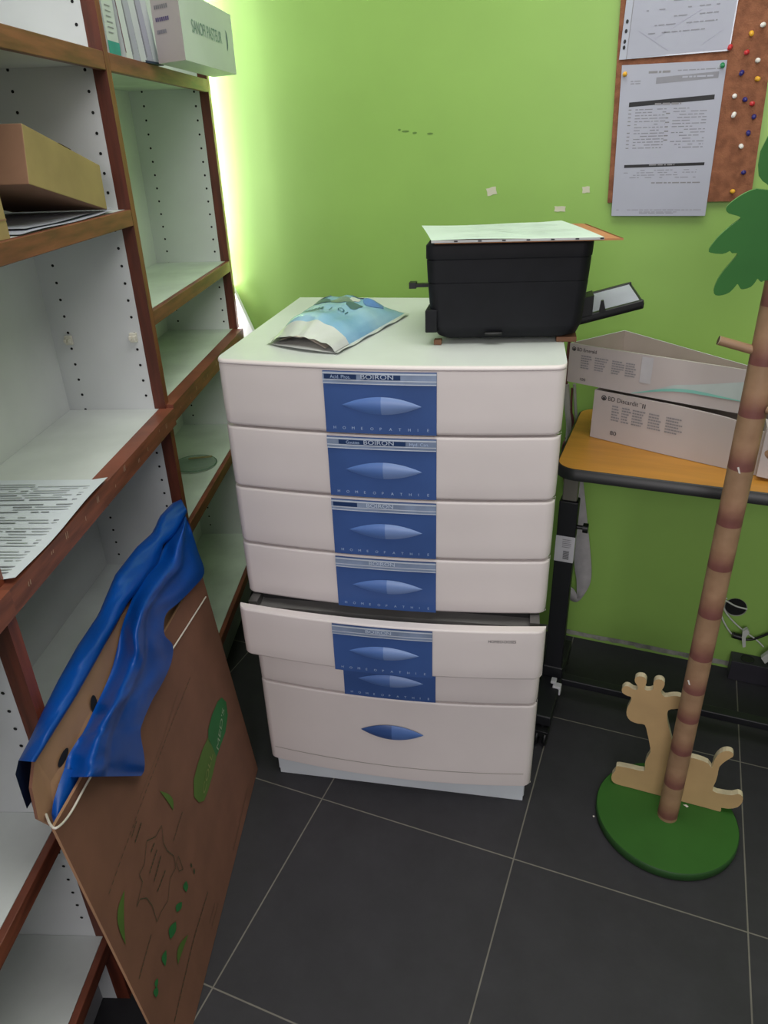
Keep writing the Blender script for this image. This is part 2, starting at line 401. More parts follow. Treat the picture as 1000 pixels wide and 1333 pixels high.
# printed sheet lying over the counter edge
m = MB(); zc = .8765
base = [(.305, -.130), (-.003, -.1305), (-.003, -.34), (.305, -.335)]
def sh_pt(i, j):
    s = .303 - .306*i; n = -.128 - .209*j + .012*i*0
    return SN(s, n, zc + .0022*math.sin(i*7)*(1-j) + (.004 if j < .05 else 0))
m.grid(sh_pt, 20, 8, mat('sheet_paper', (214, 220, 228), .65, .02, 8))
random.seed(11)
def zs_(s_, n_): return zc + .0012 + .0022*math.sin((.303-s_)/.306*7)*(1-(-.128-n_)/.209)
faint = mat('sheet_ink', (132, 134, 140), .7); faint2 = mat('sheet_ink_light', (168, 172, 176), .7)
for k in range(34):
    sk = .283 - k*.0081; nn0 = -.142 - (.03 if k % 9 == 3 else 0)
    if k in (8, 17, 25): continue
    while nn0 > -.325:
        L = random.choice((.012, .03, .06, .09)); L = min(L, nn0+.330)
        mm = faint if random.random() < .3 else faint2
        hh_ = .0022 if mm is faint2 else .0028
        if random.random() < .85: m.quad(SN(sk, nn0, zs_(sk, nn0)), SN(sk-hh_, nn0, zs_(sk, nn0)), SN(sk-hh_, nn0-L, zs_(sk, nn0-L)), SN(sk, nn0-L, zs_(sk, nn0-L)), mm)
        nn0 -= L + random.choice((.004, .008, .02))
solo('printed_sheet', m, 'white printed paper sheet lying on the counter shelf and jutting over its brown edge', 'paper')

# kraft cartons on the shelf at 1.257
m = MB(); zt = 1.263
f = [PN(38, 240, -.155), PN(140, 273, -.155), PN(130, 215, -.155), PN(28, 160, -.155)]
bk = -N*.17
p = [f[0], f[1], f[1]+bk, f[0]+bk, f[3], f[2], f[2]+bk, f[3]+bk]
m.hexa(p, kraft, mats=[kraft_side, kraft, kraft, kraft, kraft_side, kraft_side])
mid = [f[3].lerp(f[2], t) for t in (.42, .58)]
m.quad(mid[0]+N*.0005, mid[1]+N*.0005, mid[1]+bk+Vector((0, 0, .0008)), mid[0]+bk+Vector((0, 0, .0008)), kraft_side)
solo('kraft_carton', m, 'plain tan cardboard carton tilted on the bookcase shelf above the counter', 'carton', fix=True, bevel=.0015)
m = MB(); z0 = 1.2575
pts = [(.02, -.16), (.232, -.152), (.232, -.30), (.02, -.30)]
lo = [SN(s, n, z0) for s, n in pts]; hi = [SN(s, n, z0+.052) for s, n in pts]
m.hexa([lo[0], lo[1], lo[2], lo[3], hi[0], hi[1], hi[2], hi[3]], kraft)
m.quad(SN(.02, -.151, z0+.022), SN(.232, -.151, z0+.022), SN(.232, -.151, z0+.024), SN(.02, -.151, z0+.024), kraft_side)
solo('kraft_carton', m, 'small tan carton at the left edge, beside the tilted carton on the shelf', 'carton', fix=True)
for k, (s0, s1, lift) in enumerate(((.26, .60, 0), (.30, .625, .0028))):
    m = MB(); random.seed(k)
    m.grid(lambda i, j, s0=s0, s1=s1, k=k: SN(s0+(s1-s0)*i, -.152-.012*k-.18*j, 1.2583+lift + .0008*(1+math.sin(i*9+k*2)) + .003*max(0, i-.8)*5*(1-j)), 20, 6, paper)
    solo('loose_paper', m, ['lower loose white paper under the tilted carton on the shelf', 'upper crumpled white paper poking out from under the tilted carton'][k], 'paper')

# boxes on the top shelf of the far unit
def hull(bot, h, mm, mats=None, up=Vector((0, 0, 1))):
    m = MB(); m.hexa(list(bot) + [b + up*h for b in bot], mm, mats); return m
A, B, Cc = PZ(207, 83, 1.5045), PZ(242, 78, 1.5045), PZ(308, 97, 1.5045)
Dd = A + Cc - B
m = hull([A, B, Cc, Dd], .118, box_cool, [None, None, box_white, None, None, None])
xd = (Cc-B).normalized(); nn = Vector((xd.y, -xd.x, 0)); L = (Cc-B).length
m.text('SANOFI PASTEUR', B + xd*L*.17 + nn*.0008 + Vector((0, 0, .052)), xd, (0, 0, 1), w=L*.56, h=.022, m=mat('ink_bluegreen', (120, 148, 148), .6))
m.add([B + xd*(L*.83 + .013*math.cos(t)*(1 if k < 9 else .35)) + nn*.0008 + Vector((0, 0, .062 + .02*math.sin(t))) for k, t in [(k, -PI/2 + PI*k/8) for k in range(9)] + [(9+k, PI/2 - PI*k/8) for k in range(9)]], [tuple(range(18))], mat('ink_slate', (70, 100, 116), .6))
xa = (B-A).normalized(); na = Vector((xa.y, -xa.x, 0)); La = (B-A).length
for zz, w, mm in ((.088, .5, ink_grey), (.068, .5, mat('ink_violet', (96, 84, 128), .6)), (.048, .35, ink_lgrey)):
    o = A + xa*La*.12 + na*.0008 + Vector((0, 0, zz))
    for q in range(7):
        m.quad(o + xa*(q*La*w/7), o + xa*((q+.75)*La*w/7), o + xa*((q+.75)*La*w/7) + Vector((0, 0, .0065)), o + xa*(q*La*w/7) + Vector((0, 0, .0065)), mm)
solo('medicine_box', m, 'long white medicine box lettered SANOFI PASTEUR jutting from the top shelf', 'box')
# teal and white packet
A, B = PZ(143, 71, 1.5045), PZ(158, 75, 1.5045); d = (B-A).normalized(); q = Vector((-d.y, d.x, 0))
B = A + d*.056
m = hull([A, B, B+q*.12, A+q*.12], .135, box_cool)
nn = -q
for z0, z1 in ((.0, .022), (.093, .108)):
    m.quad(A+nn*.0006+Vector((0, 0, z0)), B+nn*.0006+Vector((0, 0, z0)), B+nn*.0006+Vector((0, 0, z1)), A+nn*.0006+Vector((0, 0, z1)), teal_ink2)
for k in range(6):
    m.quad(*[A + d*x + nn*.0006 + Vector((0, 0, .034+k*.008+zz)) for x, zz in ((.012, 0), (.012+.03*random.uniform(.5, 1), 0), (.04, .0018), (.012, .0018))], ink_lgrey)
solo('medicine_box', m, 'white packet with teal bands standing first on the top shelf beside the brown post', 'box')
# white ream of folded papers
A = PZ(160, 75, 1.5045); m = MB()
d2 = (PZ(205, 84, 1.5045)-A).normalized(); q2 = Vector((-d2.y, d2.x, 0))
for k in range(5):
    t0 = .004 + k*.030
    lean = Vector((d2.x, d2.y, 0))*(-.022-.004*k)
    a, b = A + d2*t0 + d2*.012, A + d2*(t0+.027) + d2*.012
    lo = [a, b, b+q2*.13, a+q2*.13]; hi = [p + Vector((0, 0, .15)) + lean for p in lo]
    m.hexa(lo+hi, paper if k % 2 else box_cool)
    if k in (0, 1, 3):
        e = [a.lerp(a+lean+Vector((0, 0, .15)), t) - q2*.0006 for t in (.06, .95)]
        w = d2*.003
        m.quad(e[0], e[0]+w, e[1]+w, e[1], ink_grey if k else mat('ink_maroon', (110, 70, 90), .6))
solo('paper_bundle', m, 'bundle of folded white papers standing between the teal packet and the long medicine box', 'papers')
m = hull([PZ(178, 81, 1.5042), PZ(205, 86, 1.5042), PZ(205, 84, 1.5042)+CY*.03, PZ(178, 79, 1.5042)+CY*.03], .004, mat('navy_card', (40, 52, 76), .5))
solo('dark_card', m, 'dark blue card tucked under the paper bundle on the top shelf', 'card')

# glass disc and stick
c = SN(1.02, -.225, .5895); m = MB()
m.lathe([(0, 0), (.052, 0), (.0565, .002), (.058, .005), (.0565, .0055), (.051, .003), (0, .0028)], c, glassy, 40)
gm = mat('glass_rim', (84, 120, 96), .2)
m.lathe([(.057, .0045), (.0585, .0052), (.057, .006), (.0555, .0052), (.057, .0045)], c, gm, 40)
solo('glass_dish', m, 'shallow clear glass dish lying on the middle shelf beside the drawer cabinet', 'dish')
m = MB(); m.box((.0, 0, 0), (.06, .006, .003), amber, lambda x, y, z: c + Vector((-.03, .012, .0065)) + (D*.25 + N).normalized()*x + Vector((z*0, y, z)))
solo('wooden_stick', m, 'short yellowish stick lying across the glass dish', 'stick')

# ================================================================== DRAWER CABINET
CW, CD, CH = .612, .55, 1.02
cab = thing('drawer_cabinet', 'cream seven-drawer cabinet with blue BOIRON panels, fifth drawer pulled open', 'cabinet', CO, CA)
m = MB()
m.box((.012, .014, .0), (CW-.012, CD, CH-.008), cab_white, CF)
obj('body', m, cab, bevel=.003)
BOW = .023
def bow(x, extra=0):        # front surface y at x
    t = (x/CW)*2-1
    return -BOW*(1-t*t) - .002
def rounded(x, r=.018):      # extra set-back of the rounded vertical corners
    e = min(x, CW-x)
    return 0 if e >= r else r - math.sqrt(max(0, r*r-(r-e)**2))
XS = [0, .0015, .004, .008, .013, .018] + [.018 + (CW-.036)*k/26 for k in range(1, 26)] + [CW-.018, CW-.013, CW-.008, CW-.004, CW-.0015, CW]
# top
m = MB(); vs = []; n = len(XS)
prof = [(-.006, CH-.0075, 0), (-.008, CH-.008, 0), (-.006, CH-.003, 0), (.0, CH, 0)]
front = [(x, bow(x)+rounded(x)) for x in XS]
def lid(i, j):
    pass
rows = []
for dy, z in ((.010, CH-.0075), (-.0005, CH-.0075), (-.002, CH-.006), (-.0015, CH-.003), (.001, CH-.001), (.004, CH)):
    rows.append([CF(x, y+dy, z) for x, y in front])
vs = [p for r_ in rows for p in r_]
fs = [(j*n+i, j*n+i+1, (j+1)*n+i+1, (j+1)*n+i) for j in range(5) for i in range(n-1)]
m.add(vs, fs, cream, True)
k0 = 5*n
top_back = [CF(x, CD, CH) for x in XS]
m.add(rows[5] + top_back, [(i, i+1, n+i+1, n+i) for i in range(n-1)], cream_top)
m.add([CF(0, front[0][1]+.01, CH-.0075), CF(0, CD, CH-.0075), CF(0, CD, CH), CF(0, front[0][1]+.006, CH)], [(3, 2, 1, 0)], cream)
m.add([CF(CW, front[0][1]+.01, CH-.0075), CF(CW, CD, CH-.0075), CF(CW, CD, CH), CF(CW, front[0][1]+.006, CH)], [(0, 1, 2, 3)], cream)
m.add([CF(0, CD, CH-.0075), CF(CW, CD, CH-.0075), CF(CW, CD, CH), CF(0, CD, CH)], [(3, 2, 1, 0)], cream)
m.add([CF(0, .01, CH-.0075), CF(CW, .01, CH-.0075), CF(CW, CD, CH-.0075), CF(0, CD, CH-.0075)], [(3, 2, 1, 0)], cream)
obj('top', m, cab, wn=True)
m = MB(); m.box((.02, .004, 0), (CW-.015, .02, .05), cab_white, CF); obj('plinth', m, cab)

BX0, BX1 = .202, .399
def on_front(x, z, off, pull):
    return CF(x, bow(x)-off-pull, z)
def drawer(z0, z1, pull=0, panel=True, texts=(), strip=True, lip=False, edge=(.0)):
    dr = MB()
    # bowed front: rows from bottom to top with rounded lower corners
    r = .018; zs = [z0, z0+.002, z0+.006] + [z0+.006+(z1-z0-.010)*k/4 for k in range(1, 4)] + [z1-.004, z1-.0015, z1]
    def inset(z):
        a = z-z0; b = z1-z; q = 0
        if a < .006: q = .005*(1-a/.006)
        if b < .004: q = max(q, .003*(1-b/.004))
        return q
    vs = []
    for z in zs:
        for x in XS:
            e = min(x, CW-x); q = inset(z)
            rc = 0
            if z-z0 < r and e < r:      # rounded bottom corner of the face
                dx = r-e; dz = r-(z-z0); dist = math.hypot(dx, dz)
                if dist > r: rc = min(.012, (dist-r)*1.6)
            vs.append(CF(x, bow(x)+rounded(x)+q+rc-pull, z))
    dr.add(vs, [(j*n+i, j*n+i+1, (j+1)*n+i+1, (j+1)*n+i) for j in range(len(zs)-1) for i in range(n-1)], cream, True)
    tb = [CF(x, bow(x)+rounded(x)+.003-pull, z1) for x in XS]; tk = [CF(x, (bow(x)+.020 if pull else .013)-pull, z1) for x in XS]
    dr.add(tb+tk, [(i, i+1, n+i+1, n+i) for i in range(n-1)], cream)
    bb = [CF(x, bow(x)+rounded(x)+.005-pull, z0) for x in XS]; bk2 = [CF(x, (bow(x)+.020 if pull else .013)-pull, z0) for x in XS]
    dr.add(bb+bk2, [(n+i, n+i+1, i+1, i) for i in range(n-1)], cream)
    if pull:
        dr.add(tk+bk2, [(i, i+1, n+i+1, n+i) for i in range(n-1)], cream)
    for side in (0, -1):
        a = [vs[j*n + (0 if side == 0 else n-1)] for j in range(len(zs))]
        x = XS[side]; b = [CF(x, (.018 if not pull else .02)-pull, z) for z in zs]
        dr.add(a+b, [(j, j+1, len(zs)+j+1, len(zs)+j) if side else (len(zs)+j, len(zs)+j+1, j+1, j) for j in range(len(zs)-1)], cream, True)
    if lip:      # groove along the bottom drawer
        for zz, w in ((z0+.042, .0016),):
            g = []
            dr.add([on_front(x, zz+dz, .0006, pull) for dz in (0, w) for x in XS[5:-5]], [(i, i+1, len(XS[5:-5])+i+1, len(XS[5:-5])+i) for i in range(len(XS[5:-5])-1)], mat('groove_shade', (160, 154, 146), .6))
    d = obj('drawer', dr, cab, wn=True)
    if pull:
        q = MB(); q.box((.03, -.02, z0+.004), (CW-.03, .012, z1-.022), mat('drawer_box_grey', (120, 118, 116), .5), CF); obj('drawer_box', q, d)
        q = MB(); q.box((.012, -.02-.01, z1-.02), (.03, .013, z1-.004), metal_g, CF); obj('drawer_rail', q, d); q = MB(); q.box((CW-.03, -.03, z1-.02), (CW-.012, .013, z1-.004), metal_g, CF); obj('drawer_rail', q, d)
    cxm = (BX0+BX1)/2
    if panel:
        pb = MB(); nx = 10
        PX = [BX0+(BX1-BX0)*k/nx for k in range(nx+1)]
        def band(za, zb, off, mm, x0=BX0, x1=BX1, b=None):
            b = b or pb
            X = [x0+(x1-x0)*k/nx for k in range(nx+1)]
            b.add([on_front(x, z, off, pull) for z in (za, zb) for x in X], [(i, i+1, nx+2+i, nx+1+i) for i in range(nx)], mm, True)
        band(z0+.001, z1-.002, .0022, blue_p)
        for x in (BX0, BX1):
            a = [on_front(x, z, o_, pull) for z, o_ in ((z0+.001, .0022), (z1-.002, .0022), (z1-.002, -.001), (z0+.001, -.001))]
            pb.add(a, [(0, 1, 2, 3) if x == BX1 else (3, 2, 1, 0)], mat('panel_edge_dark', (60, 72, 100), .4))
        s_ = 'HOMEOPATHIE'
        for k, ch in enumerate(s_):
            x = BX0+.014 + k*(BX1-BX0-.03)/10
            pb.text(ch, on_front(x, z0+.008, .0029, pull), CX, (0, 0, 1), h=.0052, m=ink_pale)
        pa = obj('front_panel', pb, d)
        if strip:
            st = MB(); zt, zb = z1-.003, z1-.024
            band(zb, zt, .0042, strip_clear, b=st)
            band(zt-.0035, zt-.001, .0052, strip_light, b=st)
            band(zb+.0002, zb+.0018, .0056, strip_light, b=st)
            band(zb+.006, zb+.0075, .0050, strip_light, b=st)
            for (x0, x1, mm) in texts[0]:
                band(zb+.0085, zt-.0042, .0054, mm, x0, x1, b=st)
            for (t, x, w, h, mm) in texts[1]:
                X0 = x
                st.text(t, (0, 0, 0), (0, 0, 0), (0, 0, 0), w=w, h=h, m=mm, fn=lambda a, b_, X0=X0: on_front(X0+a, zb+.0098+b_, .0061, pull))
            obj('label_strip', st, pa)
    # lens-shaped handle, split in a darker and a lighter half
    hz = (z0 + (z1-z0)*(.46 if panel else .62)) ; hw = .070; hh = .0160 if panel else .021
    hb = MB(); NN = 12
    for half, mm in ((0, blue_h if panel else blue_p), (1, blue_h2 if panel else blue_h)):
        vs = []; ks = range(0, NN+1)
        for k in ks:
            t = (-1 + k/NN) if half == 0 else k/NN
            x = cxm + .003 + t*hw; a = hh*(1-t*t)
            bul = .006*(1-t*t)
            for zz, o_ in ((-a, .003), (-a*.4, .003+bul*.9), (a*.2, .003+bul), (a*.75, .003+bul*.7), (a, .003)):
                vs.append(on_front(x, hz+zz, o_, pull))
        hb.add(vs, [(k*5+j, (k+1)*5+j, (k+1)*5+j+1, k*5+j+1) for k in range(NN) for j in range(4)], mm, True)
    obj('handle', hb, d)
    return d
Z = [1.0-.014, .895, .770, .645, .522, .405, .290, .048]
BT = ('BOIRON', .268, .052, .0075, ink_white)
drawer(.897, 1.0122, 0, True, texts=([(BX0+.003, .262, strip_dark), (.27, .338, strip_dark)], [('BOIRON', .270, .056, .0078, ink_white), ('Acid. Phos.', BX0+.014, .036, .0062, ink_pale)]))
drawer(.772, .893, 0, True, texts=([(BX0+.022, .345, strip_dark)], [('BOIRON', .270, .054, .0078, ink_white), ('Gouttes', BX0+.036, .024, .006, ink_pale), ('Hyd. Can.', .352, .034, .006, ink_pale)]))
drawer(.647, .768, 0, True, texts=([(BX0+.004, BX0+.05, strip_dark)], [('BOIRON', .270, .050, .0076, ink_white)]))
drawer(.524, .643, 0, True, texts=([], [('BOIRON', .270, .050, .0076, ink_white)]))
d5 = drawer(.409, .5255, .060, True, texts=([], [('BOIRON', .270, .050, .0072, ink_white)]))
drawer(.292, .401, 0, True, texts=([], []), strip=False)
drawer(.050, .288, 0, False, lip=True)
m = MB()
m.text('HOMEO-DOSES', (0, 0, 0), (0, 0, 0), (0, 0, 0), w=.052, h=.0062, m=ink_black, fn=lambda a, b: on_front(.505+a, .501+b, .0012, .060))
obj('lettering', m, d5)

# flat dark sheet, paints the shade in the recess over the open drawer
m = MB(); m.box((.03, .0125, .40), (CW-.03, .0138, .523), gap_shade, CF); obj('recess_shade', m, cab)

# ================================================================== PRINTER
def PR(x, y, z): return CF(x, y + .12*(x-.37), z)
pr = thing('printer', 'black printer standing at the right rear of the drawer cabinet with documents on its lid', 'printer', PR(.51, .30, 1.03), CA)
m = MB()
def psec(z, x0, x1, y0, y1, r=.02):
    out = []
    for cx, cy, a0 in ((x1-r, y0+r, -90), (x1-r, y1-r, 0), (x0+r, y1-r, 90), (x0+r, y0+r, 180)):
        for k in range(6):
            a = math.radians(a0 + 90*k/5); out.append(PR(cx+r*math.cos(a), cy+r*math.sin(a), z))
    return out
secs = [psec(1.030, .392, .615, .125, .34), psec(1.036, .384, .632, .115, .35), psec(1.055, .372, .640, .108, .355), psec(1.1285, .366, .645, .106, .358),
        psec(1.129, .3675, .6435, .1075, .356), psec(1.1305, .3675, .6435, .1075, .356), psec(1.131, .366, .645, .106, .358), psec(1.168, .364, .647, .106, .358),
        psec(1.1683, .366, .645, .1075, .356), psec(1.170, .366, .645, .1075, .356), psec(1.1705, .363, .648, .1055, .358), psec(1.192, .363, .649, .1055, .358), psec(1.198, .368, .646, .112, .352)]
ns = len(secs[0])
m.add([p for s in secs for p in s], [(j*ns+i, j*ns+(i+1) % ns, (j+1)*ns+(i+1) % ns, (j+1)*ns+i) for j in range(len(secs)-1) for i in range(ns)], black_pl, True)
m.add(secs[-1], [tuple(range(ns))], black_pl); m.add(secs[0], [tuple(reversed(range(ns)))], black_pl)
m.box((.47, .1035, 1.038), (.50, .115, 1.044), black_gl, PR)
obj('body', m, pr, wn=True)
m = MB(); m.box((.3635, .104, 1.045), (.385, .16, 1.085), black_pl, PR); obj('rear_cover', m, pr, bevel=.002)
m = MB(); m.box((.325, .20, 1.108), (.37, .215, 1.114), black_gl, PR); m.box((.322, .198, 1.106), (.335, .217, 1.117), black_gl, PR); obj('lever', m, pr)
# right hand paper tray, sloping up to the right
def TR(x, y, z): return PR(.64 + x, .165 + y, 1.052 + z + x*.25)
m = MB()
m.box((0, 0, -.012), (.112, .19, -.004), black_gl, TR); m.box((0, 0, -.012), (.112, .012, .004), black_gl, TR); m.box((0, .180, -.012), (.112, .19, .004), black_gl, TR)
m.box((.108, 0, -.012), (.113, .19, 0.0), black_gl, TR)
tray = obj('paper_tray', m, pr, bevel=.002)
m = MB(); m.box((.0, .0, .0), (.022, .05, .036), black_gl, TR); m.hexa([TR(*p) for p in ((.034, .0, .0), (.046, .0, .0), (.046, .01, .0), (.034, .01, .0), (.036, .0, .022), (.040, .0, .022), (.040, .01, .022), (.036, .01, .022))], black_gl)
obj('paper_guide', m, tray)
m = MB(); m.box((-.01, .015, -.003), (.107, .184, .001), paper, TR); solo('blank_paper', m, 'blank white paper loaded in the printer side tray', 'paper')
# documents on the lid
def DO(x, y, z): return CF(.384, .088, 1.1995) + (CX*math.cos(.10) + CY*math.sin(.10))*x + (-CX*(math.sin(.10)+.10) + CY)*y + Vector((0, 0, z))
m = MB()
m.grid(lambda i, j: DO(.002+.306*i, .002+.238*j, .0015 + .001*math.sin(i*4)), 16, 4, card_orange, smooth=True)
m.grid(lambda i, j: DO(.002+.306*i, .002+.238*j, -.0012), 1, 1, card_orange)
m.quad(DO(-.002, .002, -.0012), DO(.31, .002, -.0012), DO(.31, .002, .0018), DO(-.002, .002, .0018), card_orange)
m.quad(DO(.31, .002, -.0012), DO(.31, .234, -.0012), DO(.31, .234, .0018), DO(.31, .002, .0018), card_orange)
solo('card_folder', m, 'thin orange card folder on the printer lid, beneath the sleeve of papers', 'folder')
m = MB()
m.grid(lambda i, j: DO(-.008+(.285-.015*j)*i, -.004+.230*j, .0052 + .0012*math.sin(i*6+j*3) + .02*max(0, i-.85)*j), 24, 10, paper_g)
m.quad(DO(-.008, -.004, .001), DO(.277, -.004, .001), DO(.277, -.004, .0045), DO(-.008, -.004, .0052), mat('paper_edges', (190, 190, 190), .7))
random.seed(4)
for k in range(16):
    yy = .02+k*.012
    for q in range(3):
        x0 = random.uniform(.02, .2); x1 = min(.25, x0+random.uniform(.02, .09))
        m.quad(DO(x0, yy, .0072), DO(x1, yy, .0072), DO(x1, yy+.0014, .0072), DO(x0, yy+.0014, .0072), mat('faint_ink', (176, 194, 182), .8))
for k in range(7):
    x0 = .03+k*.04
    m.quad(DO(x0, -.0048, .002), DO(x0+.006, -.0048, .002), DO(x0+.006, -.0048, .0042), DO(x0, -.0048, .0042), ink_black)
solo('document_sleeve', m, 'plastic sleeve of greenish white papers lying on top of the printer', 'papers')
for (a, b, lab) in (((.378, .114), (.392, .13), 'small brown wooden shim under the left corner of the printer'), ((.598, .15), (.634, .20), 'brown wooden block under the right corner of the printer')):
    m = MB(); zz = 1.0205
    m.box((a[0], a[1], zz), (b[0], b[1], 1.0295), mat('shim_wood', (112, 76, 52), .7), CF)
    solo('wooden_shim', m, lab, 'shim', bevel=.001)

# ================================================================== POUCH ON THE CABINET
pc = [PZ(352, 447, 1.024), PZ(436, 459, 1.024), PZ(527, 408, 1.024), PZ(412, 399, 1.024)]   # left-front, right-front, right-back, left-back
po = thing('plastic_pouch', 'blue and white plastic pouch, open end to the front, lying on the cabinet', 'pouch', (pc[0]+pc[2])/2)
def pbl(i, j): return pc[0].lerp(pc[1], i).lerp(pc[3].lerp(pc[2], i), j)
def puff(i, j):
    e = (max(0, 1-(2*i-1)**2))**.6
    f_ = min(1, (1-j)*5)**.7 if j > .8 else 1
    return .042*e*(.45+.55*min(1, j*4))*f_ + .0025*noise.noise(Vector((i*6, j*6, 1)))*e*3
m = MB()
def wrap(i, j):      # upper film, back edge sealed, pinched at the sides
    p = pbl(i, j); p.z = 1.0245 + puff(i, j); return p
m.grid(lambda i, j: wrap(i, .17+.83*j), 24, 20, pouch_blue)
obj('blue_film', m, po)
m = MB(); m.grid(lambda i, j: wrap(i, .0+.175*j) + Vector((0, 0, .0008)), 24, 4, pouch_white)
m.grid(lambda i, j: pbl(i, j*.35) + Vector((0, 0, -.0012 + .003*abs(math.sin(i*PI)))) - (CY*(.012*math.sin(i*PI))*(1-j)), 20, 6, pouch_white)
for (i0, i1) in ((-.06, .0), (1.0, 1.05)):
    m.grid(lambda i, j: pbl(i0+(i1-i0)*i, j) + Vector((0, 0, .0005 + .0015*math.sin(j*22)*(1 if i0 < 0 and i == 0 or i0 > 0 and i == 1 else 0))), 2, 24, pouch_white)
m.grid(lambda i, j: pbl(i, 1+.03*j) + Vector((0, 0, .001 + .001*math.sin(i*30)*j)), 24, 2, pouch_white)
obj('white_border', m, po)
m = MB(); random.seed(5)
m.grid(lambda i, j: pbl(.12+.74*i, .0+.34*j) + Vector((0, 0, .005 + .015*math.sin(PI*i) + .004*noise.noise(Vector((i*9, j*7, 3))))), 16, 6, pouch_beige)
obj('contents', m, po)
m = MB()
def blob(i, j, ri, rj, mm, sd):
    P = []; K = 20; RG = 5
    for g in range(1, RG+1):
        for k in range(K):
            a = 2*PI*k/K; rr = (1 + .35*noise.noise(Vector((math.cos(a)*1.5+sd, math.sin(a)*1.5, sd))))*g/RG
            P.append(wrap(max(.02, min(.98, i+ri*rr*math.cos(a))), max(0.2, min(.98, j+rj*rr*math.sin(a)))) + Vector((0, 0, .0009)))
    P.append(wrap(i, j) + Vector((0, 0, .0009)))
    m.add(P, [(k, (k+1) % K, RG*K) for k in range(K)] + [(g*K+k, g*K+(k+1) % K, (g-1)*K+(k+1) % K, (g-1)*K+k) for g in range(1, RG) for k in range(K)], mm, True)
for args in ((.3, .62, .10, .07, pouch_dark, 1), (.5, .66, .14, .06, mat('pouch_grey_green', (112, 132, 120), .35), 2), (.7, .6, .09, .06, pouch_dark, 3), (.22, .78, .10, .05, mat('pouch_grey_green', (112, 132, 120), .35), 4), (.78, .8, .10, .09, mat('pouch_deep_blue', (84, 124, 186), .3), 5), (.55, .85, .22, .05, pouch_white, 6), (.63, .72, .05, .05, pouch_white, 8)):
    blob(*args)
for k, ch in enumerate('IOI'):
    ii = .52+.10*k
    m.text(ch, (0, 0, 0), (0, 0, 0), (0, 0, 0), h=.014, m=mat('ink_teal_dark', (24, 84, 110), .4), fn=lambda a, b, ii=ii: wrap(ii+a*5.2, .42+b*3.6)+Vector((0, 0, .0018)))
for k in range(6):
    ii = .18+.045*k; p0, p1, p2, p3 = [wrap(ii+x, .42+y)+Vector((0, 0, .0018)) for x, y in ((0, 0), (.03, 0), (.03, .035), (0, .035))]
    m.quad(p0, p1, p2, p3, mat('ink_teal_dark', (24, 84, 110), .4))
obj('printed_pattern', m, po)

# ================================================================== CORK BOARD, PAPERS, PINS
m = MB(); yb = WY-.012
bl, br_ = PY(791, 264, yb), PY(977, 262, yb); upv = (PY(803, 80, yb)-bl); upv = upv.normalized(); upr = Vector((.012, 0, 1)).normalized()
h = .62
m.hexa([bl, br_, br_+Vector((0, .0115, 0)), bl+Vector((0, .0115, 0)), bl+upv*h, br_+upv*h, br_+upv*h+Vector((0, .0115, 0)), bl+upv*h+Vector((0, .0115, 0))], cork, [cork_edge, None, None, cork_edge, None, cork_edge])
solo('cork_board', m, 'brown cork notice board on the green wall, dotted with push pins', 'notice board')
yp = WY-.014
def sheet_fn(cs):      # bottom-left, bottom-right, top-right, top-left
    def f(i, j, o=0): p = cs[0].lerp(cs[1], i).lerp(cs[3].lerp(cs[2], i), j); return p + Vector((0, -o, 0))
    return f
def lines(m, f, i0, i1, j0, j1, n_, mm, h=.006, dens=.8, sd=1, o=.0012):
    random.seed(sd)
    for k in range(n_):
        j = j0 + (j1-j0)*k/max(1, n_-1); i = i0
        while i < i1:
            L = random.uniform(.02, .09); L = min(L, i1-i)
            if random.random() < dens: m.quad(f(i, j-h, o), f(i+L, j-h, o), f(i+L, j, o), f(i, j, o), mm)
            i += L + .012
f1 = sheet_fn([PY(796, 281, yp), PY(918, 281, yp), PY(947, 78, yp), PY(810, 85, yp)])
m = MB(); m.grid(lambda i, j: f1(i, j, .001+.002*math.sin(i*3)*(1-j)*0), 4, 6, paper)
m.quad(f1(.10, .735, .0012), f1(.93, .765, .0012), f1(.93, .795, .0012), f1(.10, .765, .0012), ink_black)
m.quad(f1(.10, .335, .0012), f1(.92, .345, .0012), f1(.92, .365, .0012), f1(.10, .355, .0012), ink_black)
m.quad(f1(.35, .875, .0012), f1(.94, .895, .0012), f1(.94, .935, .0012), f1(.35, .915, .0012), ink_lgrey)
lines(m, f1, .36, .62, .755, .77, 1, ink_grey, .012, 1, 5, .0016); lines(m, f1, .36, .62, .357, .36, 1, ink_grey, .008, 1, 6, .0016)
lines(m, f1, .60, .9, .915, .92, 1, paper, .01, 1, 9, .0016)
lines(m, f1, .27, .48, .955, .96, 1, ink_grey, .014, 1, 2)
lines(m, f1, .55, .95, .955, .96, 1, ink_lgrey, .006, 1, 3)
lines(m, f1, .1, .2, .885, .9, 2, ink_lgrey, .006, .9, 4)
lines(m, f1, .17, .48, .47, .72, 14, ink_lgrey, .006, .85, 7); lines(m, f1, .55, .88, .47, .72, 14, ink_lgrey, .006, .7, 8)
lines(m, f1, .10, .13, .47, .72, 11, ink_grey, .006, .9, 10); lines(m, f1, .48, .52, .52, .72, 8, ink_grey, .008, .8, 11)
lines(m, f1, .10, .85, .27, .32, 4, ink_lgrey, .005, .65, 12); lines(m, f1, .4, .9, .235, .24, 1, ink_grey, .008, .9, 13)
lines(m, f1, .05, .95, .045, .05, 1, ink_lgrey, .004, .9, 14); lines(m, f1, .3, .7, .022, .03, 2, ink_lgrey, .004, .9, 15)
solo('notice_sheet', m, 'printed white notice with two black heading bars pinned on the cork board', 'paper')
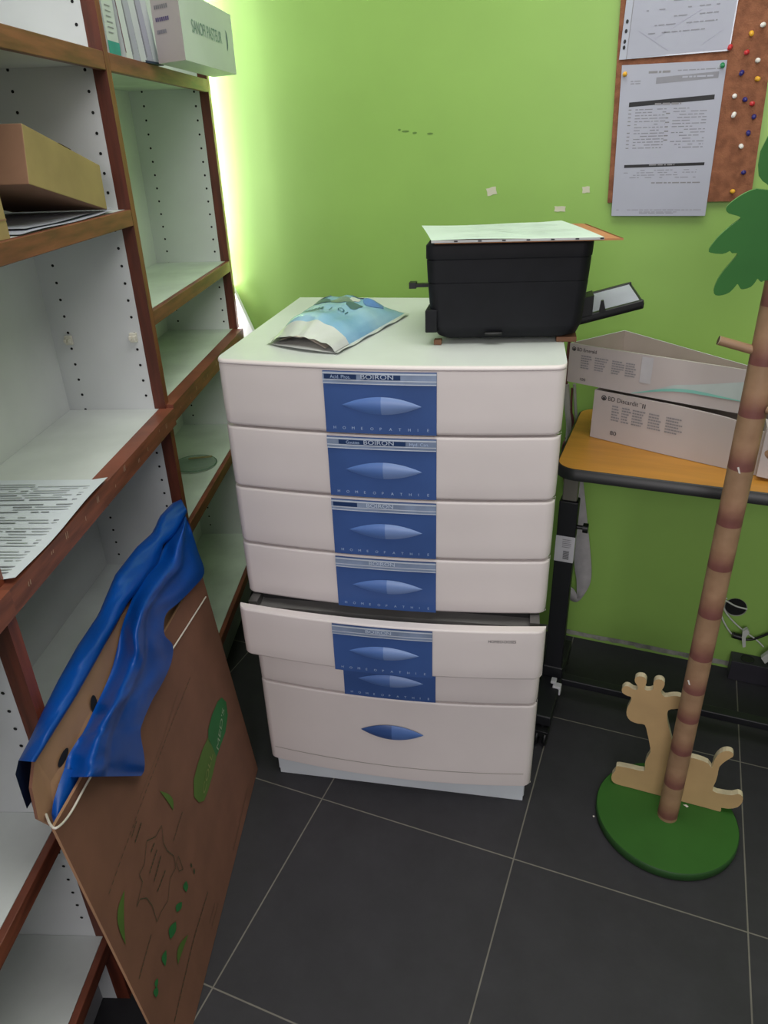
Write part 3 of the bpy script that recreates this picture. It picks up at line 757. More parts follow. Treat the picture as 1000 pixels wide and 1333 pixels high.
tl = PY(810, 78, yp); f2 = sheet_fn([PY(806, 78, yp-.001), PY(950, 66, yp-.001), PY(950, 66, yp-.001)+Vector((.004, 0, .297)), PY(806, 78, yp-.001)+Vector((.008, 0, .30))])
m = MB(); m.grid(lambda i, j: f2(i, j, .0008), 4, 4, sleeve)
m.quad(f2(.07, .01, .0012), f2(.99, .01, .0012), f2(.99, .98, .0012), f2(.07, .98, .0012), paper)
m.quad(f2(.066, .0, .0014), f2(.072, .0, .0014), f2(.072, 1, .0014), f2(.066, 1, .0014), ink_grey)
for z in (.07, .105, .165, .22, .5, .56):
    c_ = f2(.034, z, .0016); m.add([c_ + Vector((.0028*math.cos(k*PI/5), 0, .0038*math.sin(k*PI/5))) for k in range(10)], [tuple(range(10))], ink_black)
lines(m, f2, .2, .85, .14, .8, 16, ink_lgrey, .005, .6, 21, .0018)
for a, b in (((.15, .16), (.45, .03)), ((.3, .10), (.7, .25)), ((.5, .05), (.62, .2)), ((.75, .05), (.9, .12))):
    m.quad(f2(a[0], a[1], .0018), f2(b[0], b[1], .0018), f2(b[0], b[1]+.004, .0018), f2(a[0], a[1]+.004, .0018), mat('crease', (178, 178, 196), .6))
solo('plastic_sleeve', m, 'punched clear plastic sleeve with a white sheet pinned at the top of the cork board', 'paper')
PINS = [(978, 130, 'white', 'topmost white push pin beside the board edge'), (911, 175, 'yellow', 'yellow push pin highest on bare cork, right of the sleeve'), (797, 250, 'red', 'red push pin holding the sleeve lower right corner'),
        (889, 280, 'red', 'red push pin on bare cork below the upper yellow pin'), (945, 325, 'white', 'white push pin between the upper red pin and a yellow one'), (861, 390, 'blue', 'uppermost dark blue push pin, just right of the notice top'),
        (942, 425, 'yellow', 'middle yellow push pin near the board right edge'), (820, 520, 'white', 'white push pin left of a dark blue pin halfway down the notice'), (875, 538, 'blue', 'dark blue push pin between a white and a red pin'),
        (918, 562, 'red', 'lowest red push pin, near the board right edge'), (818, 618, 'white', 'white push pin lying sideways beside the notice middle'), (926, 632, 'blue', 'dark blue push pin just below the lowest red pin'),
        (894, 718, 'blue', 'slanted dark blue push pin above the lowest white pin'), (854, 792, 'white', 'lowest white push pin on the cork'), (870, 937, 'blue', 'lowest dark blue push pin, above the bottom yellow pin'),
        (806, 1040, 'yellow', 'lowest yellow push pin near the board bottom edge'), (753, 350, 'green', 'green push pin holding the notice upper right corner'), (221, 402, 'yellow', 'yellow push pin holding the notice upper left corner')]
for k, (u, v, c_, lab) in enumerate(PINS):
    on_paper = k in (2, 16, 17)
    p = PY(760+u/4.1667, v/4.1667, WY-.0245); p.y = WY-.012-(.0035 if on_paper else 0)
    ax = Vector((random.uniform(-.25, .25), -1, random.uniform(-.35, .1))).normalized()
    m = MB(); m.lathe([(0, 0), (.0044, 0), (.0046, .0015), (.0026, .003), (.0022, .008), (.0036, .0095), (.0040, .0115), (.003, .0125), (0, .0127)], p, pin_cols[c_], 14, ax)
    solo('push_pin', m, lab, 'push pin', 'push pins in the cork board', loc=p)
# scraps and scuffs on the wall
for u, v, w, h_, a, lab in ((640, 249, .024, .018, .25, 'larger torn scrap of white tape on the green wall'), (763, 247, .017, .014, .1, 'small torn beige scrap of tape on the wall beside the notice'), (729, 272, .026, .012, 0, 'white tape scrap on the wall just above the printer papers')):
    c_ = PY(u, v, WY-.001); m = MB(); random.seed(u)
    P = [c_ + Vector((math.cos(a)*x*w - math.sin(a)*z*h_, 0, math.sin(a)*x*w+math.cos(a)*z*h_)) for x, z in ((-.5, -.45), (-.2, -.5), (.1, -.42), (.5, -.5), (.46, 0), (.5, .42), (.15, .5), (-.2, .44), (-.5, .5), (-.44, .05))]
    m.plate(P, (0, .0009, 0), mat('tape_scrap', (206, 204, 180), .7)); solo('tape_scrap', m, lab, 'tape scrap')
m = MB()
for u, v, w in ((528, 171, .010), (540, 173, .006), (560, 174, .008), (520, 169, .004)):
    c_ = PY(u, v, WY-.0006); m.add([c_ + Vector((w*math.cos(k*PI/4), 0, .0022*math.sin(k*PI/4))) for k in range(8)], [tuple(range(8))], mat('scuff_mark', (96, 130, 60), .8))
struct('trim_3', m)

# ================================================================== TABLE
TZ = .745
tb = thing('rolling_table', 'low overbed table with orange wood top, black edge and black wheeled frame', 'table', (.72, .98, 0))
def rrect(x0, x1, y0, y1, r, z, n_=8):
    out = []
    for cx, cy, a0 in ((x1-r, y0+r, -90), (x1-r, y1-r, 0), (x0+r, y1-r, 90), (x0+r, y0+r, 180)):
        for k in range(n_+1):
            a = math.radians(a0 + 90*k/n_); out.append(Vector((cx+r*math.cos(a), cy+r*math.sin(a), z)))
    return out
TX0, TX1, TY0, TY1 = .412, 1.06, .812, 1.205
m = MB(); m.plate(rrect(TX0+.004, TX1-.004, TY0+.004, TY1-.004, .04, TZ), (0, 0, -.02), table_top_m); obj('tabletop', m, tb)
m = MB(); outer = rrect(TX0, TX1, TY0, TY1, .045, TZ-.0015); inner = rrect(TX0+.004, TX1-.004, TY0+.004, TY1-.004, .041, TZ+.0003)
lo = [p - Vector((0, 0, .023)) for p in outer]; nn_ = len(outer)
m.add(outer+inner+lo, [(i, (i+1) % nn_, nn_+(i+1) % nn_, nn_+i) for i in range(nn_)] + [(2*nn_+i, 2*nn_+(i+1) % nn_, (i+1) % nn_, i) for i in range(nn_)], black_gl, True)
m.add(lo, [tuple(reversed(range(nn_)))], black_gl)
obj('edge_band', m, tb)
for sx, lx in ((1, .437), (-1, 1.02)):
    L = MB(); L.box((lx-.026, .955, .075), (lx+.018, .99, .60), black_mat); lg = obj('leg', L, tb, bevel=.003)
    q = MB(); q.box((lx-.021, .96, .60), (lx+.013, .985, .72), grey_tube); obj('inner_tube', q, lg, bevel=.003)
    q = MB(); q.box((lx-.03, .80, .055), (lx+.022, 1.13, .085), black_mat); q.box((lx-.03, .952, .085), (lx+.022, .993, .12), black_mat); obj('foot', q, lg, bevel=.004)
    if sx == 1:
        q = MB(); q.tube([(lx+.018, .972, .53), (lx+.032, .972, .53)], .005, black_gl, 12); q.tube([(lx+.032, .972, .53), (lx+.044, .972, .53)], .012, black_gl, 14); obj('clamp_knob', q, lg)
        q = MB(); yy = .9535
        q.quad((lx-.026, yy, .44), (lx+.019, yy, .44), (lx+.019, yy, .51), (lx-.026, yy, .51), sticker_m)
        q.quad((lx+.019, yy, .44), (lx+.019, yy+.02, .44), (lx+.019, yy+.02, .51), (lx+.019, yy, .51), sticker_m)
        for k in range(8): q.quad((lx-.006, yy-.0005, .448+k*.003), (lx+.008, yy-.0005, .448+k*.003), (lx+.008, yy-.0005, .4495+k*.003), (lx-.006, yy-.0005, .4495+k*.003), ink_black)
        for k in range(5): q.quad((lx-.01, yy-.0005, .48+k*.005), (lx+.012-random.random()*.008, yy-.0005, .48+k*.005), (lx+.012, yy-.0005, .482+k*.005), (lx-.01, yy-.0005, .482+k*.005), ink_grey)
        obj('sticker', q, lg)
        q = MB(); q.box((lx+.005, .912, .064), (lx+.026, .932, .09), sticker_m); q.box((lx-.002, .92, .09), (lx+.012, .94, .098), sticker_m); obj('white_clip', q, lg, bevel=.002)
    for yy in (.80, 1.125):
        q = MB(); cx_ = lx+.002
        for off in (-.014, .006):
            q.lathe([(0, 0), (.020, 0), (.024, .003), (.024, .007), (.020, .010), (0, .010)], (cx_+off, yy, .0245), black_gl, 20, (1, 0, 0))
        q.box((cx_-.018, yy-.016, .03), (cx_+.018, yy+.018, .05), black_gl); q.tube([(cx_, yy+.01, .045), (cx_, yy+.01, .06)], .007, black_mat)
        obj('castor', q, lg, bevel=.001)
m = MB(); m.box((.455, .958, .062), (1.0, .985, .082), black_mat); obj('crossbar', m, tb, bevel=.003)
m = MB(); m.box((.44, .90, .712), (1.02, 1.04, .7205), black_mat); obj('top_bracket', m, tb)

# ================================================================== BOXES ON THE TABLE
BD_ = (PZ(957, 612, TZ)-PZ(768, 568, TZ)); BD_.z = 0; BD_.normalize(); BN = Vector((BD_.y, -BD_.x, 0))
O1 = PZ(768, 568, TZ+.001); Lb = .40; dep = .135
def B1(x, y, z): return O1 + BD_*x - BN*y + Vector((0, 0, z))
def tray_box(name, P, L, d_, hf, hb, th=.0022, sag=None, label='', deco=None, backdrop=0, inner=box_in):
    root = thing(name, label, 'box', P(L/2, d_/2, 0), math.atan2(BD_.y, BD_.x))
    NX = 24
    hfx = lambda x: hf - (sag(x/L) if sag else 0)
    hbx = lambda x: hb - backdrop*(x/L)
    m = MB()
    # front wall
    m.grid(lambda i, j: P(L*i, 0 - (.004*math.sin(PI*i)), hfx(L*i)*j), NX, 4, box_white, False)
    m.grid(lambda i, j: P(L*(1-i), th, hfx(L*(1-i))*j), NX, 4, inner, False)
    m.grid(lambda i, j: P(L*i, -.004*math.sin(PI*i)*(1-j)+th*j, hfx(L*i)), NX, 1, box_white, False)
    # back wall
    m.grid(lambda i, j: P(L*i, d_-th, hbx(L*i)*j), NX, 1, inner, False)
    m.grid(lambda i, j: P(L*(1-i), d_, hbx(L*(1-i))*j), NX, 1, box_white, False)
    m.grid(lambda i, j: P(L*i, d_-th+th*j, hbx(L*i)), NX, 1, box_cool, False)
    # ends
    for x, s in ((0, 1), (L, -1)):
        hz = lambda y, x=x: hfx(x) + (hbx(x)-hfx(x))*(y/d_)
        m.grid(lambda i, j: P(x, d_*(1-i), hz(d_*(1-i))*j), 6, 1, box_white, False)
        m.grid(lambda i, j: P(x+s*th, d_*i, hz(d_*i)*j), 6, 1, inner, False)
        m.grid(lambda i, j: P(x+s*th*j, d_*i, hz(d_*i)), 6, 1, box_cool, False)
    m.grid(lambda i, j: P(L*i, d_*j, .0008), 1, 1, inner, False)
    m.grid(lambda i, j: P(L*i, d_*(1-j), 0), 1, 1, box_white, False)
    obj('carton', m, root)
    return root
def front_fn(P, L, o=.0016): return lambda x, z: P(x, -.004*math.sin(PI*x/L)-o, z)
def small_text_cols(m, ff, cols, z_top, rows, lh, mm, sd):
    random.seed(sd)
    for x0, w in cols:
        for r_ in range(rows):
            z = z_top - r_*lh; x = x0
            ww = w*random.uniform(.6, 1)
            while x < x0+ww:
                q = random.uniform(.002, .006)
                m.quad(ff(x, z), ff(x+q, z), ff(x+q, z+lh*.5), ff(x, z+lh*.5), mm); x += q+.0009
def logo(m, ff, x, z, r, mm):
    n_ = 20; ou = [ff(x+r*math.cos(2*PI*k/n_), z+r*math.sin(2*PI*k/n_)) for k in range(n_)]; inn = [ff(x+r*.68*math.cos(2*PI*k/n_), z+r*.68*math.sin(2*PI*k/n_)) for k in range(n_)]
    m.add(ou+inn, [(k, (k+1) % n_, n_+(k+1) % n_, n_+k) for k in range(n_)], mm)
    m.add([ff(x-.62*r, z-.35*r), ff(x+.62*r, z-.35*r), ff(x+.35*r, z+.15*r), ff(x, z+.5*r), ff(x-.35*r, z+.15*r)], [(0, 1, 2, 3, 4)], mm)
    m.add([ff(x-.3*r, z-.75*r), ff(x+.3*r, z-.75*r), ff(x+.2*r, z-.3*r), ff(x-.2*r, z-.3*r)], [(0, 1, 2, 3)], mm)
dip = lambda t: .014*math.exp(-((t-.87)/.10)**2) + .004*max(0, min(1, (t-.45)*4))
r1 = tray_box('syringe_box', B1, Lb, dep, .1095, .107, sag=dip, label='white BD Discardit II carton marked 80, standing on the orange table top')
m = MB(); ff = front_fn(B1, Lb)
def T(s, x, z, w, h_, mm, ff): m.text(s, (0, 0, 0), (0, 0, 0), (0, 0, 0), w=w, h=h_, m=mm, fn=lambda a, b: ff(x+a, z+b))
logo(m, ff, .024, .096, .0058, ink_black)
T('BD Discardit', .034, .092, .068, .0095, ink_black, ff); T('TM', .104, .0985, .005, .0025, ink_black, ff); T('II', .1115, .0905, .0065, .0095, ink_black, ff)
T('80', .047, .016, .0145, .0092, ink_black, ff)
small_text_cols(m, ff, ((.045, .018), (.068, .018), (.092, .028), (.128, .030), (.165, .036)), .080, 6, .0062, ink_grey, 3)
obj('lettering', m, r1)
O2 = Vector((.393, 1.036, 0)) ; 
def B2(x, y, z): return O2 + BD_*x + (Vector((-.10, 0, 0)) + Vector((.107+.10, .154, 0)))*(y/.1875) + Vector((0, 0, z))
Lu = .40
def B2(x, y, z):
    o = Vector((.393, 1.036, .8565+.004)); return o + BD_*x + Vector((.107, .154, 0))*(y/.1875) + Vector((0, 0, z + .0005*x))
B2O = B2
r2 = tray_box('syringe_box', B2, Lu, .178, .087, .087, label='open white BD Emerald carton marked 100 with teal swoosh, stacked on the other carton', backdrop=.055)
m = MB(); ff = lambda x, z: B2(x, -.004*math.sin(PI*x/Lu)-.0018, z)
logo(m, ff, .012, .076, .0048, ink_black)
T('BD Emerald', .020, .0725, .046, .0075, ink_black, ff); T('100', .033, .008, .013, .0062, ink_black, ff)
small_text_cols(m, ff, ((.031, .026), (.064, .032), (.104, .026), (.135, .028)), .062, 6, .0052, ink_grey, 5)
ff2 = lambda x, z: B2(x, -.004*math.sin(PI*x/Lu)-.0014, z)
m.quad(ff2(.168, .028), ff2(.192, .028), ff2(.192, .083), ff2(.168, .083), mat('carton_faint_grey', (190, 188, 192), .7))
up_ = [(.155+.0215*k, .002 + .050*(1-math.exp(-k*.22))*(1 if k < 8 else 1) + .0035*max(0, k-6)) for k in range(11)]
lo_ = [(.155+.0215*k, .000 + .030*(1-math.exp(-k*.30))) for k in range(11)]
up_ = [(x, .004 + .026*min(1, k/4)**1 + .034*max(0, (k-2)/8)**1.3) for k, (x, z) in enumerate(up_)]
lo_ = [(x, .001 + .024*math.sin(min(1, k/6)*PI/2)) for k, (x, z) in enumerate(lo_)]
m.add([ff2(*p) for p in lo_] + [ff2(*p) for p in up_], [(k, k+1, 12+k, 11+k) for k in range(10)], mat('teal_pale', (180, 192, 190), .6), False)
ff3 = lambda x, z: B2(x, -.004*math.sin(PI*x/Lu)-.0022, z)
m.add([ff3(x, z) for x, z in lo_] + [ff3(x, z + .0065*math.sin(PI*(k+.3)/11)) for k, (x, z) in enumerate(lo_)], [(k, k+1, 12+k, 11+k) for k in range(10)], teal_ink, False)
obj('lettering', m, r2)

# white card with line drawing behind the pole, at the right end of the table
m = MB(); a, b = PY(985, 622, .86), PY(1040, 634, .86); m.hexa([a+Vector((0, .008, 0)), b+Vector((0, .008, 0)), b+Vector((0, .06, 0)), a+Vector((0, .06, 0))] + [p + Vector((0, 0, .10)) for p in (a+Vector((0, .008, 0)), b+Vector((0, .008, 0)), b+Vector((0, .06, 0)), a+Vector((0, .06, 0)))], box_white)
zb_ = min(v.z for v in m.v)
for v in m.v: v.z += TZ+.001-zb_ if v.z < TZ+.05 else TZ+.001-zb_
a = m.v[0].copy()
for k in range(3):
    for q in range(3):
        c_ = Vector((a.x+.006+q*.007, a.y-.0008, TZ+.072+k*.008))
        m.quad(c_, c_+Vector((.0045, 0, 0)), c_+Vector((.0045, 0, .0012)), c_+Vector((0, 0, .0012)), ink_black); m.quad(c_, c_+Vector((.001, 0, 0)), c_+Vector((.003, 0, .005)), c_+Vector((.002, 0, .005)), ink_black)
solo('white_box', m, 'white box with a black line drawing on the table right of the tree-trunk pole', 'box')

# ================================================================== COAT RACK
cr = thing('coat_rack', 'childrens palm tree coat stand with green round base and wooden giraffe', 'coat stand', (.742, .657, 0))
m = MB(); m.lathe([(0, 0), (.143, 0), (.148, .003), (.148, .020), (.146, .022)], (.740, .660, 0), disc_edge, 72); m.lathe([(.146, .022), (0, .022)], (.740, .660, 0), disc_green, 72)
m.add([Vector((.740+.146*math.cos(2*PI*k/72), .660+.146*math.sin(2*PI*k/72), .0222)) for k in range(72)], [tuple(range(72))], disc_green)
obj('base', m, cr)
P0, P1 = Vector((.7428, .657, .022)), Vector((.7390, .657, 1.30))
m = MB(); m.tube([P0.lerp(P1, k/120) for k in range(121)], .0208, bands_mat(), 28)
pole = obj('pole', m, cr)
RZ = [.03, .122, .218, .3055, .3785, .4597, .5585, .661, .749, .855, .947, 1.031, 1.12, 1.21, 1.31]
at_ = pole.data.attributes.new('ring', 'FLOAT', 'POINT')
for vi, v in enumerate(pole.data.vertices):
    z = v.co.z; k = max(0, min(len(RZ)-2, sum(1 for q in RZ if q <= z)-1)); at_.data[vi].value = k + (z-RZ[k])/(RZ[k+1]-RZ[k])
def pole_at(z): return P0.lerp(P1, (z-P0.z)/(P1.z-P0.z))
for u, v in ((895, 888), (960, 612)):
    pm = MB()
    c_ = PY(u+2, v, .637)
    pm.add([c_ + Vector((x*.0035, -.0012, z*.006)) for x, z in ((-1, .8), (-.2, 1), (.6, -.3), (1, -1), (.1, -.8), (-.5, .2))], [tuple(range(6))], chip)
    obj('paint_chip', pm, pole)
pm = MB(); c_ = PZ(893, 1049, .0235); pm.add([c_+Vector((x*.006, y_*.004, .0)) for x, y_ in ((-1, .3), (.2, 1), (1, 0), (.4, -1), (-.3, -.2))], [tuple(range(5))], chip)
obj('paint_chip', pm, pole)
for (a, b_, y0, y1) in (((936, 443), (996, 460), .648, .657), ((1062, 560), (1000, 533), .60, .645), ((1060, 565), (1000, 592), .60, .645)):
    pa, pb_ = PY(a[0], a[1], y0), PY(b_[0], b_[1], y1)
    m = MB(); m.tube([pa, pa.lerp(pb_, .5), pb_], .0072, peg_m, 16, capm=peg_end); m.tube([pa+(pa-pb_).normalized()*.0008, pa], .0072, giraffe_e, 16, capm=peg_end)
    obj('peg', m, cr)
# giraffe plate
gp = [(235, 590), (240, 568), (270, 570), (320, 580), (380, 592), (383, 560), (392, 528), (411, 498), (406, 450), (395, 400), (383, 360), (350, 354), (312, 340), (292, 312), (294, 280), (308, 252), (316, 222), (296, 215), (272, 200), (268, 180), (284, 166), (304, 168), (322, 181), (345, 184), (347, 165), (334, 146), (335, 126), (355, 117), (380, 122), (392, 140), (388, 160), (380, 178), (395, 188), (424, 182), (426, 150), (440, 134), (466, 134), (482, 150), (478, 172), (464, 195), (482, 220), (510, 217), (545, 216), (572, 226), (590, 250), (572, 275), (530, 281), (500, 288), (495, 330), (507, 390), (520, 440), (535, 500), (560, 522), (600, 522), (650, 533), (700, 553), (718, 578), (728, 545), (745, 515), (775, 494), (805, 492), (825, 503), (824, 520), (790, 540), (757, 570), (748, 610), (738, 645), (722, 690), (770, 706), (820, 712), (850, 706), (872, 718), (872, 745), (848, 772), (800, 780), (765, 775), (762, 795), (700, 784), (560, 745), (500, 730), (400, 706), (300, 680), (240, 662), (218, 638), (218, 610)]
YG = .706
gw = [PY(740+u/3.846, 850+v/3.846, YG) for u, v in gp]
for p in gw: p.z = max(p.z, .0235)
m = MB(); m.plate(subpoly(gw, 2), (0, .014, 0), giraffe_m, giraffe_e)
m.m = m.m
obj('giraffe', m, cr, fix=True)
# palm crown
lp = [(615, 225), (540, 235), (460, 265), (390, 310), (345, 350), (335, 375), (352, 398), (400, 412), (430, 425), (425, 440), (370, 480), (290, 550), (240, 610), (220, 645), (232, 662), (310, 670), (350, 655), (362, 650), (375, 665), (410, 665), (398, 692), (330, 770), (280, 840), (252, 912), (265, 945), (310, 945), (360, 925), (398, 885), (413, 870), (430, 900), (452, 905), (500, 890), (532, 855), (545, 835), (560, 850), (578, 857), (615, 845)]
YL = .632; left = [PY(880+u/5.127, 200+v/5.127, YL) for u, v in lp]
xc = .747
right = [Vector((2*xc-p.x+.01, p.y, p.z + (.006 if k % 2 else 0))) for k, p in enumerate(left)]
z_hi = left[0].z
loop = left[1:] + list(reversed(right[1:]))
topv = [Vector((xc+dx, YL, z_hi+dz)) for dx, dz in ((.055, .012), (.075, .05), (.06, .085), (.03, .05), (.018, .09), (0, .115), (-.018, .085), (-.03, .05), (-.052, .078), (-.068, .045), (-.064, .014), (-.052, .004), (-.047, -.004))]
m = MB(); m.plate(subpoly(loop + topv, 2), (0, .012, 0), leaf_green, leaf_edge)
obj('palm_crown', m, cr, fix=True)

# ================================================================== CARDBOARD BOX AND BLUE BAG
bx = thing('cardboard_box', 'large folded brown cardboard box with green print leaning against the bookcase', 'cardboard box', LP(.18, 0, -.03), math.atan2(D.y, D.x))
S0, S1 = -.150, .510
def gapc(z):
    t = max(0, min(1, (z-.52)/.13)); return .024*(1-t*t*(3-2*t))
def s_in(z): return .034*max(0, min(1, (.625-z)/.05))
def panel(c0, c1, s0, s1, z0, z1, fn=None, mf=kraft_box, mb_=kraft_in, inset=False):
    m = MB(); off = 0
    nx, nz = 24, 14
    def P_(i, j, c): 
        s = s0+(s1-s0)*i; z = z0+(z1(s) if callable(z1) else z1)*j - z0*j
        if inset: s += s_in(z)*(1-i)
        return LP(s, z, c + (fn(i, j) if fn else 0))
    m.grid(lambda i, j: P_(i, j, c0), nx, nz, mf, False); m.grid(lambda i, j: P_(1-i, j, c1), nx, nz, mb_, False)
    m.grid(lambda i, j: P_(i, 1, c0+(c1-c0)*j), nx, 1, mb_, False)
    m.grid(lambda i, j: P_(0, j, c1+(c0-c1)*i), 1, nz, kraft_in, False); m.grid(lambda i, j: P_(1, j, c0+(c1-c0)*i), 1, nz, kraft_in, False)
    m.grid(lambda i, j: P_(1-i, 0, c0+(c1-c0)*j), nx, 1, mb_, False)
    return m
fp = obj('front_panel', panel(-.018, -.022, S0, S1, .002, lambda s: .606 - (.606-.574)*(s-S0)/(S1-S0)), bx)
# back panel: higher, near top corner cut, notches
def wavy(s): return .668 + .005*noise.noise(Vector((s*16, 0, 0))) - max(0, (S0+.045-s))*1.4
m = panel(-.046, -.050, S0, S1+.004, .002, wavy, fn=lambda i, j: gapc(.67*j), mf=kraft_in, mb_=kraft_box, inset=True)
for u, v, ru, rv in ((122, 917, .010, .016), (82, 986, .016, .008)):
    c_ = LEAN(u, v, -.0448); c_ = LEAN(u, v, -.0448+gapc(c_.z)); m.add([c_ + D*(ru*math.cos(k*PI/7)) + Vector((0, 0, rv*math.sin(k*PI/7))) + N*.0006 for k in range(14)], [tuple(range(14))], hole_m)
obj('rear_panel', m, bx)
m = MB(); m.grid(lambda i, j: LP(S1 + .004*math.sin(PI*i), .002+.57*j, -.020-(.028-gapc(.57*j))*i), 6, 14, kraft_box); obj('fold', m, bx)
m = MB(); m.grid(lambda i, j: LP(S0 + s_in(.58*j)*(1-i), .002+.58*j, -.048+gapc(.58*j)+(.028-gapc(.58*j))*i), 6, 14, kraft_box); obj('fold', m, bx)
# printing on the front panel
m = MB()
def L_(u, v, o=.0012): return LEAN(u, v, -.018+o)
def dash(pts, wd, mm, on=.7, step=.012):
    P_ = [L_(*p) for p in pts]
    for a, b in zip(P_, P_[1:]):
        n_ = max(1, int((b-a).length/step)); t = (b-a)/n_; w = t.normalized().cross(N).normalized()*wd
        for k in range(n_):
            q = a + t*k; m.quad(q-w, q+t*on-w, q+t*on+w, q+w, mm)
def X(u, v): return (140+u/2.943, 880+v/2.943)
dash([X(318, 5), X(240, 200), X(140, 460), X(60, 680), X(0, 850)], .0007, green_line, .6, .012)
dash([X(270, 60), X(210, 250), X(120, 480)], .0003, green_line, .9, .02)
dash([X(385, 828), X(330, 1010), X(255, 1330)], .0016, green_line, .75, .01)
dash([X(537, 430), X(482, 670)], .0010, green_line, .85, .008); dash([X(287, 520), X(252, 635)], .0010, green_line, .8, .008)
dash([X(168, 990), X(120, 1165)], .0012, green_line, .8, .008); dash([X(130, 562), X(105, 640)], .0015, green_line, .8, .006); dash([X(112, 555), X(92, 620)], .001, green_line, .8, .006)
dash([X(425, 870), X(400, 960)], .0008, green_line, .8, .005); dash([X(412, 870), X(390, 950)], .0008, green_line, .8, .005)
outl = [(150, 632), (185, 615), (208, 572), (215, 640), (228, 668), (255, 690), (262, 735), (240, 775), (232, 860), (205, 905), (190, 942), (172, 880), (150, 850), (125, 855), (112, 885), (122, 840), (135, 790), (122, 760), (142, 720), (150, 632)]
dash([X(*p) for p in outl], .0007, green_line, .95, .01)
dash([X(*p) for p in ((272, 690), (290, 740), (275, 748), (264, 715), (272, 690))], .0006, green_line, 1, .01)
for k, (a, b) in enumerate((((190, 665), (160, 760)), ((205, 690), (178, 790)), ((222, 745), (190, 830)), ((180, 640), (165, 680)))):
    dash([X(*a), X(*b)], .0016, green_line, .75, .007)
def pt_poly(pts, mm, o=.0014): m.add([L_(*X(*p), o=o) for p in pts], [tuple(range(len(pts)))], mm)
def lens(a, b, w, mm, bend=0, o=.0014):
    a, b = Vector((*a, 0)), Vector((*b, 0)); t = b-a; q = Vector((-t.y, t.x, 0)).normalized()
    up = [a + t*k/8 + q*(w*math.sin(PI*k/8) + bend*math.sin(PI*k/8)) for k in range(9)]; dn = [a + t*k/8 + q*(-w*math.sin(PI*k/8)*.6 + bend*math.sin(PI*k/8)) for k in range(8, -1, -1)]
    pts = [L_(*X(p.x, p.y), o=o) for p in up + dn[1:-1]]
    n_ = len(up)
    full = [L_(*X(p.x, p.y), o=o) for p in up] + [L_(*X(p.x, p.y), o=o) for p in dn]
    m.add(full, [(k, k+1, 2*n_-2-k, 2*n_-1-k) for k in range(n_-1)], mm)
lens((200, 440), (252, 515), 14, green_print2, -16); lens((65, 820), (70, 1030), 16, green_print2, 14)
lens((310, 990), (270, 1105), 12, green_print2, 8)
lens((302, 785), (302, 828), 12, green_print); lens((285, 865), (266, 905), 14, green_print); lens((262, 940), (242, 1008), 17, green_print)
lens((225, 1050), (222, 1112), 12, green_print, 4); lens((192, 1158), (186, 1195), 8, green_print); lens((190, 1190), (186, 1232), 12, green_print)
lens((320, 715), (324, 735), 4, green_line); lens((332, 735), (334, 760), 4, green_line)
dk = [(438, 82), (455, 100), (461, 150), (452, 215), (435, 262), (418, 310), (400, 268), (386, 245), (386, 205), (400, 150), (422, 98)]
lt = [(386, 235), (398, 262), (418, 310), (402, 380), (385, 440), (370, 478), (350, 484), (332, 462), (330, 400), (345, 340), (365, 280)]
pt_poly(dk, green_print); pt_poly(lt, green_print2)
# lettering in the logo, running up the panel
def path_text(s, a, b, h_, mm):
    pa, pb_ = L_(*X(*a), o=.0022), L_(*X(*b), o=.0022); xd = (pb_-pa); w = xd.length; xd.normalize(); ydv = Vector((N.x, N.y, KL)).normalized().cross(xd); m.text(s, pa, xd, ydv, w=w, h=h_, m=mm)
path_text("MED'S", (425, 285), (448, 130), .014, mat('ink_pale_green', (150, 170, 140), .7))
path_text('COLL', (372, 455), (404, 300), .014, mat('ink_olive', (130, 140, 78), .7))
obj('printing', m, fp)
# white elastic cord round the front
m = MB()
m.tube(curve([LEAN(60, 1060, -.044), LEAN(66, 1074, -.020), LEAN(75, 1077, -.008), LEAN(92, 1058, -.012), LEAN(120, 1008, -.0155), LEAN(170, 927, -.0155), LEAN(224, 846, -.0155), LEAN(268, 777, -.0155)], 5), .0016, mat('white_elastic', (214, 206, 196), .6), 8)
solo('elastic_cord', m, 'thin white elastic cord stretched round the top of the brown cardboard box', 'cord')

# blue polythene bag: one roll over the rear panel, one flap over the front panel
bg = thing('plastic_bag', 'bright blue plastic bag lining the cardboard box and draped over its top', 'bag', LP(.18, .56, -.03))
def interp(pts, t):
    P_ = pts; d_ = [0]
    for a, b in zip(P_, P_[1:]): d_.append(d_[-1] + math.hypot(b[0]-a[0], b[1]-a[1]))
    x = t*d_[-1]
    for k in range(len(P_)-1):
        if x <= d_[k+1] + 1e-9:
            q = (x-d_[k])/(d_[k+1]-d_[k]) if d_[k+1] > d_[k] else 0
            return (P_[k][0]+(P_[k+1][0]-P_[k][0])*q, P_[k][1]+(P_[k+1][1]-P_[k][1])*q)
    return P_[-1]
le = [(236, 650), (224, 655), (208, 672), (199, 693), (178, 712), (150, 748), (128, 800), (100, 842), (76, 885), (56, 925), (40, 960), (24, 990)]
re = [(244, 666), (238, 680), (228, 698), (213, 708), (206, 735), (182, 765), (166, 785), (150, 815), (128, 855), (100, 905), (72, 950), (46, 992)]
m = MB()
def roll(i, j):
    a = interp(le, j); b = interp(re, j)
    ang = PI*i
    t = (1-math.cos(ang))/2
    u, v = a[0]+(b[0]-a[0])*t, a[1]+(b[1]-a[1])*t
    c_ = -.074 + .036*t + .014*math.sin(ang)
    c_ += .0035*noise.noise(Vector((i*3, j*12, 0)))*math.sin(ang) + .002*noise.noise(Vector((i*7+j*20, j*9, 4)))*math.sin(ang)
    return LEAN(u, v, c_)
m.grid(roll, 16, 70, bag_blue)
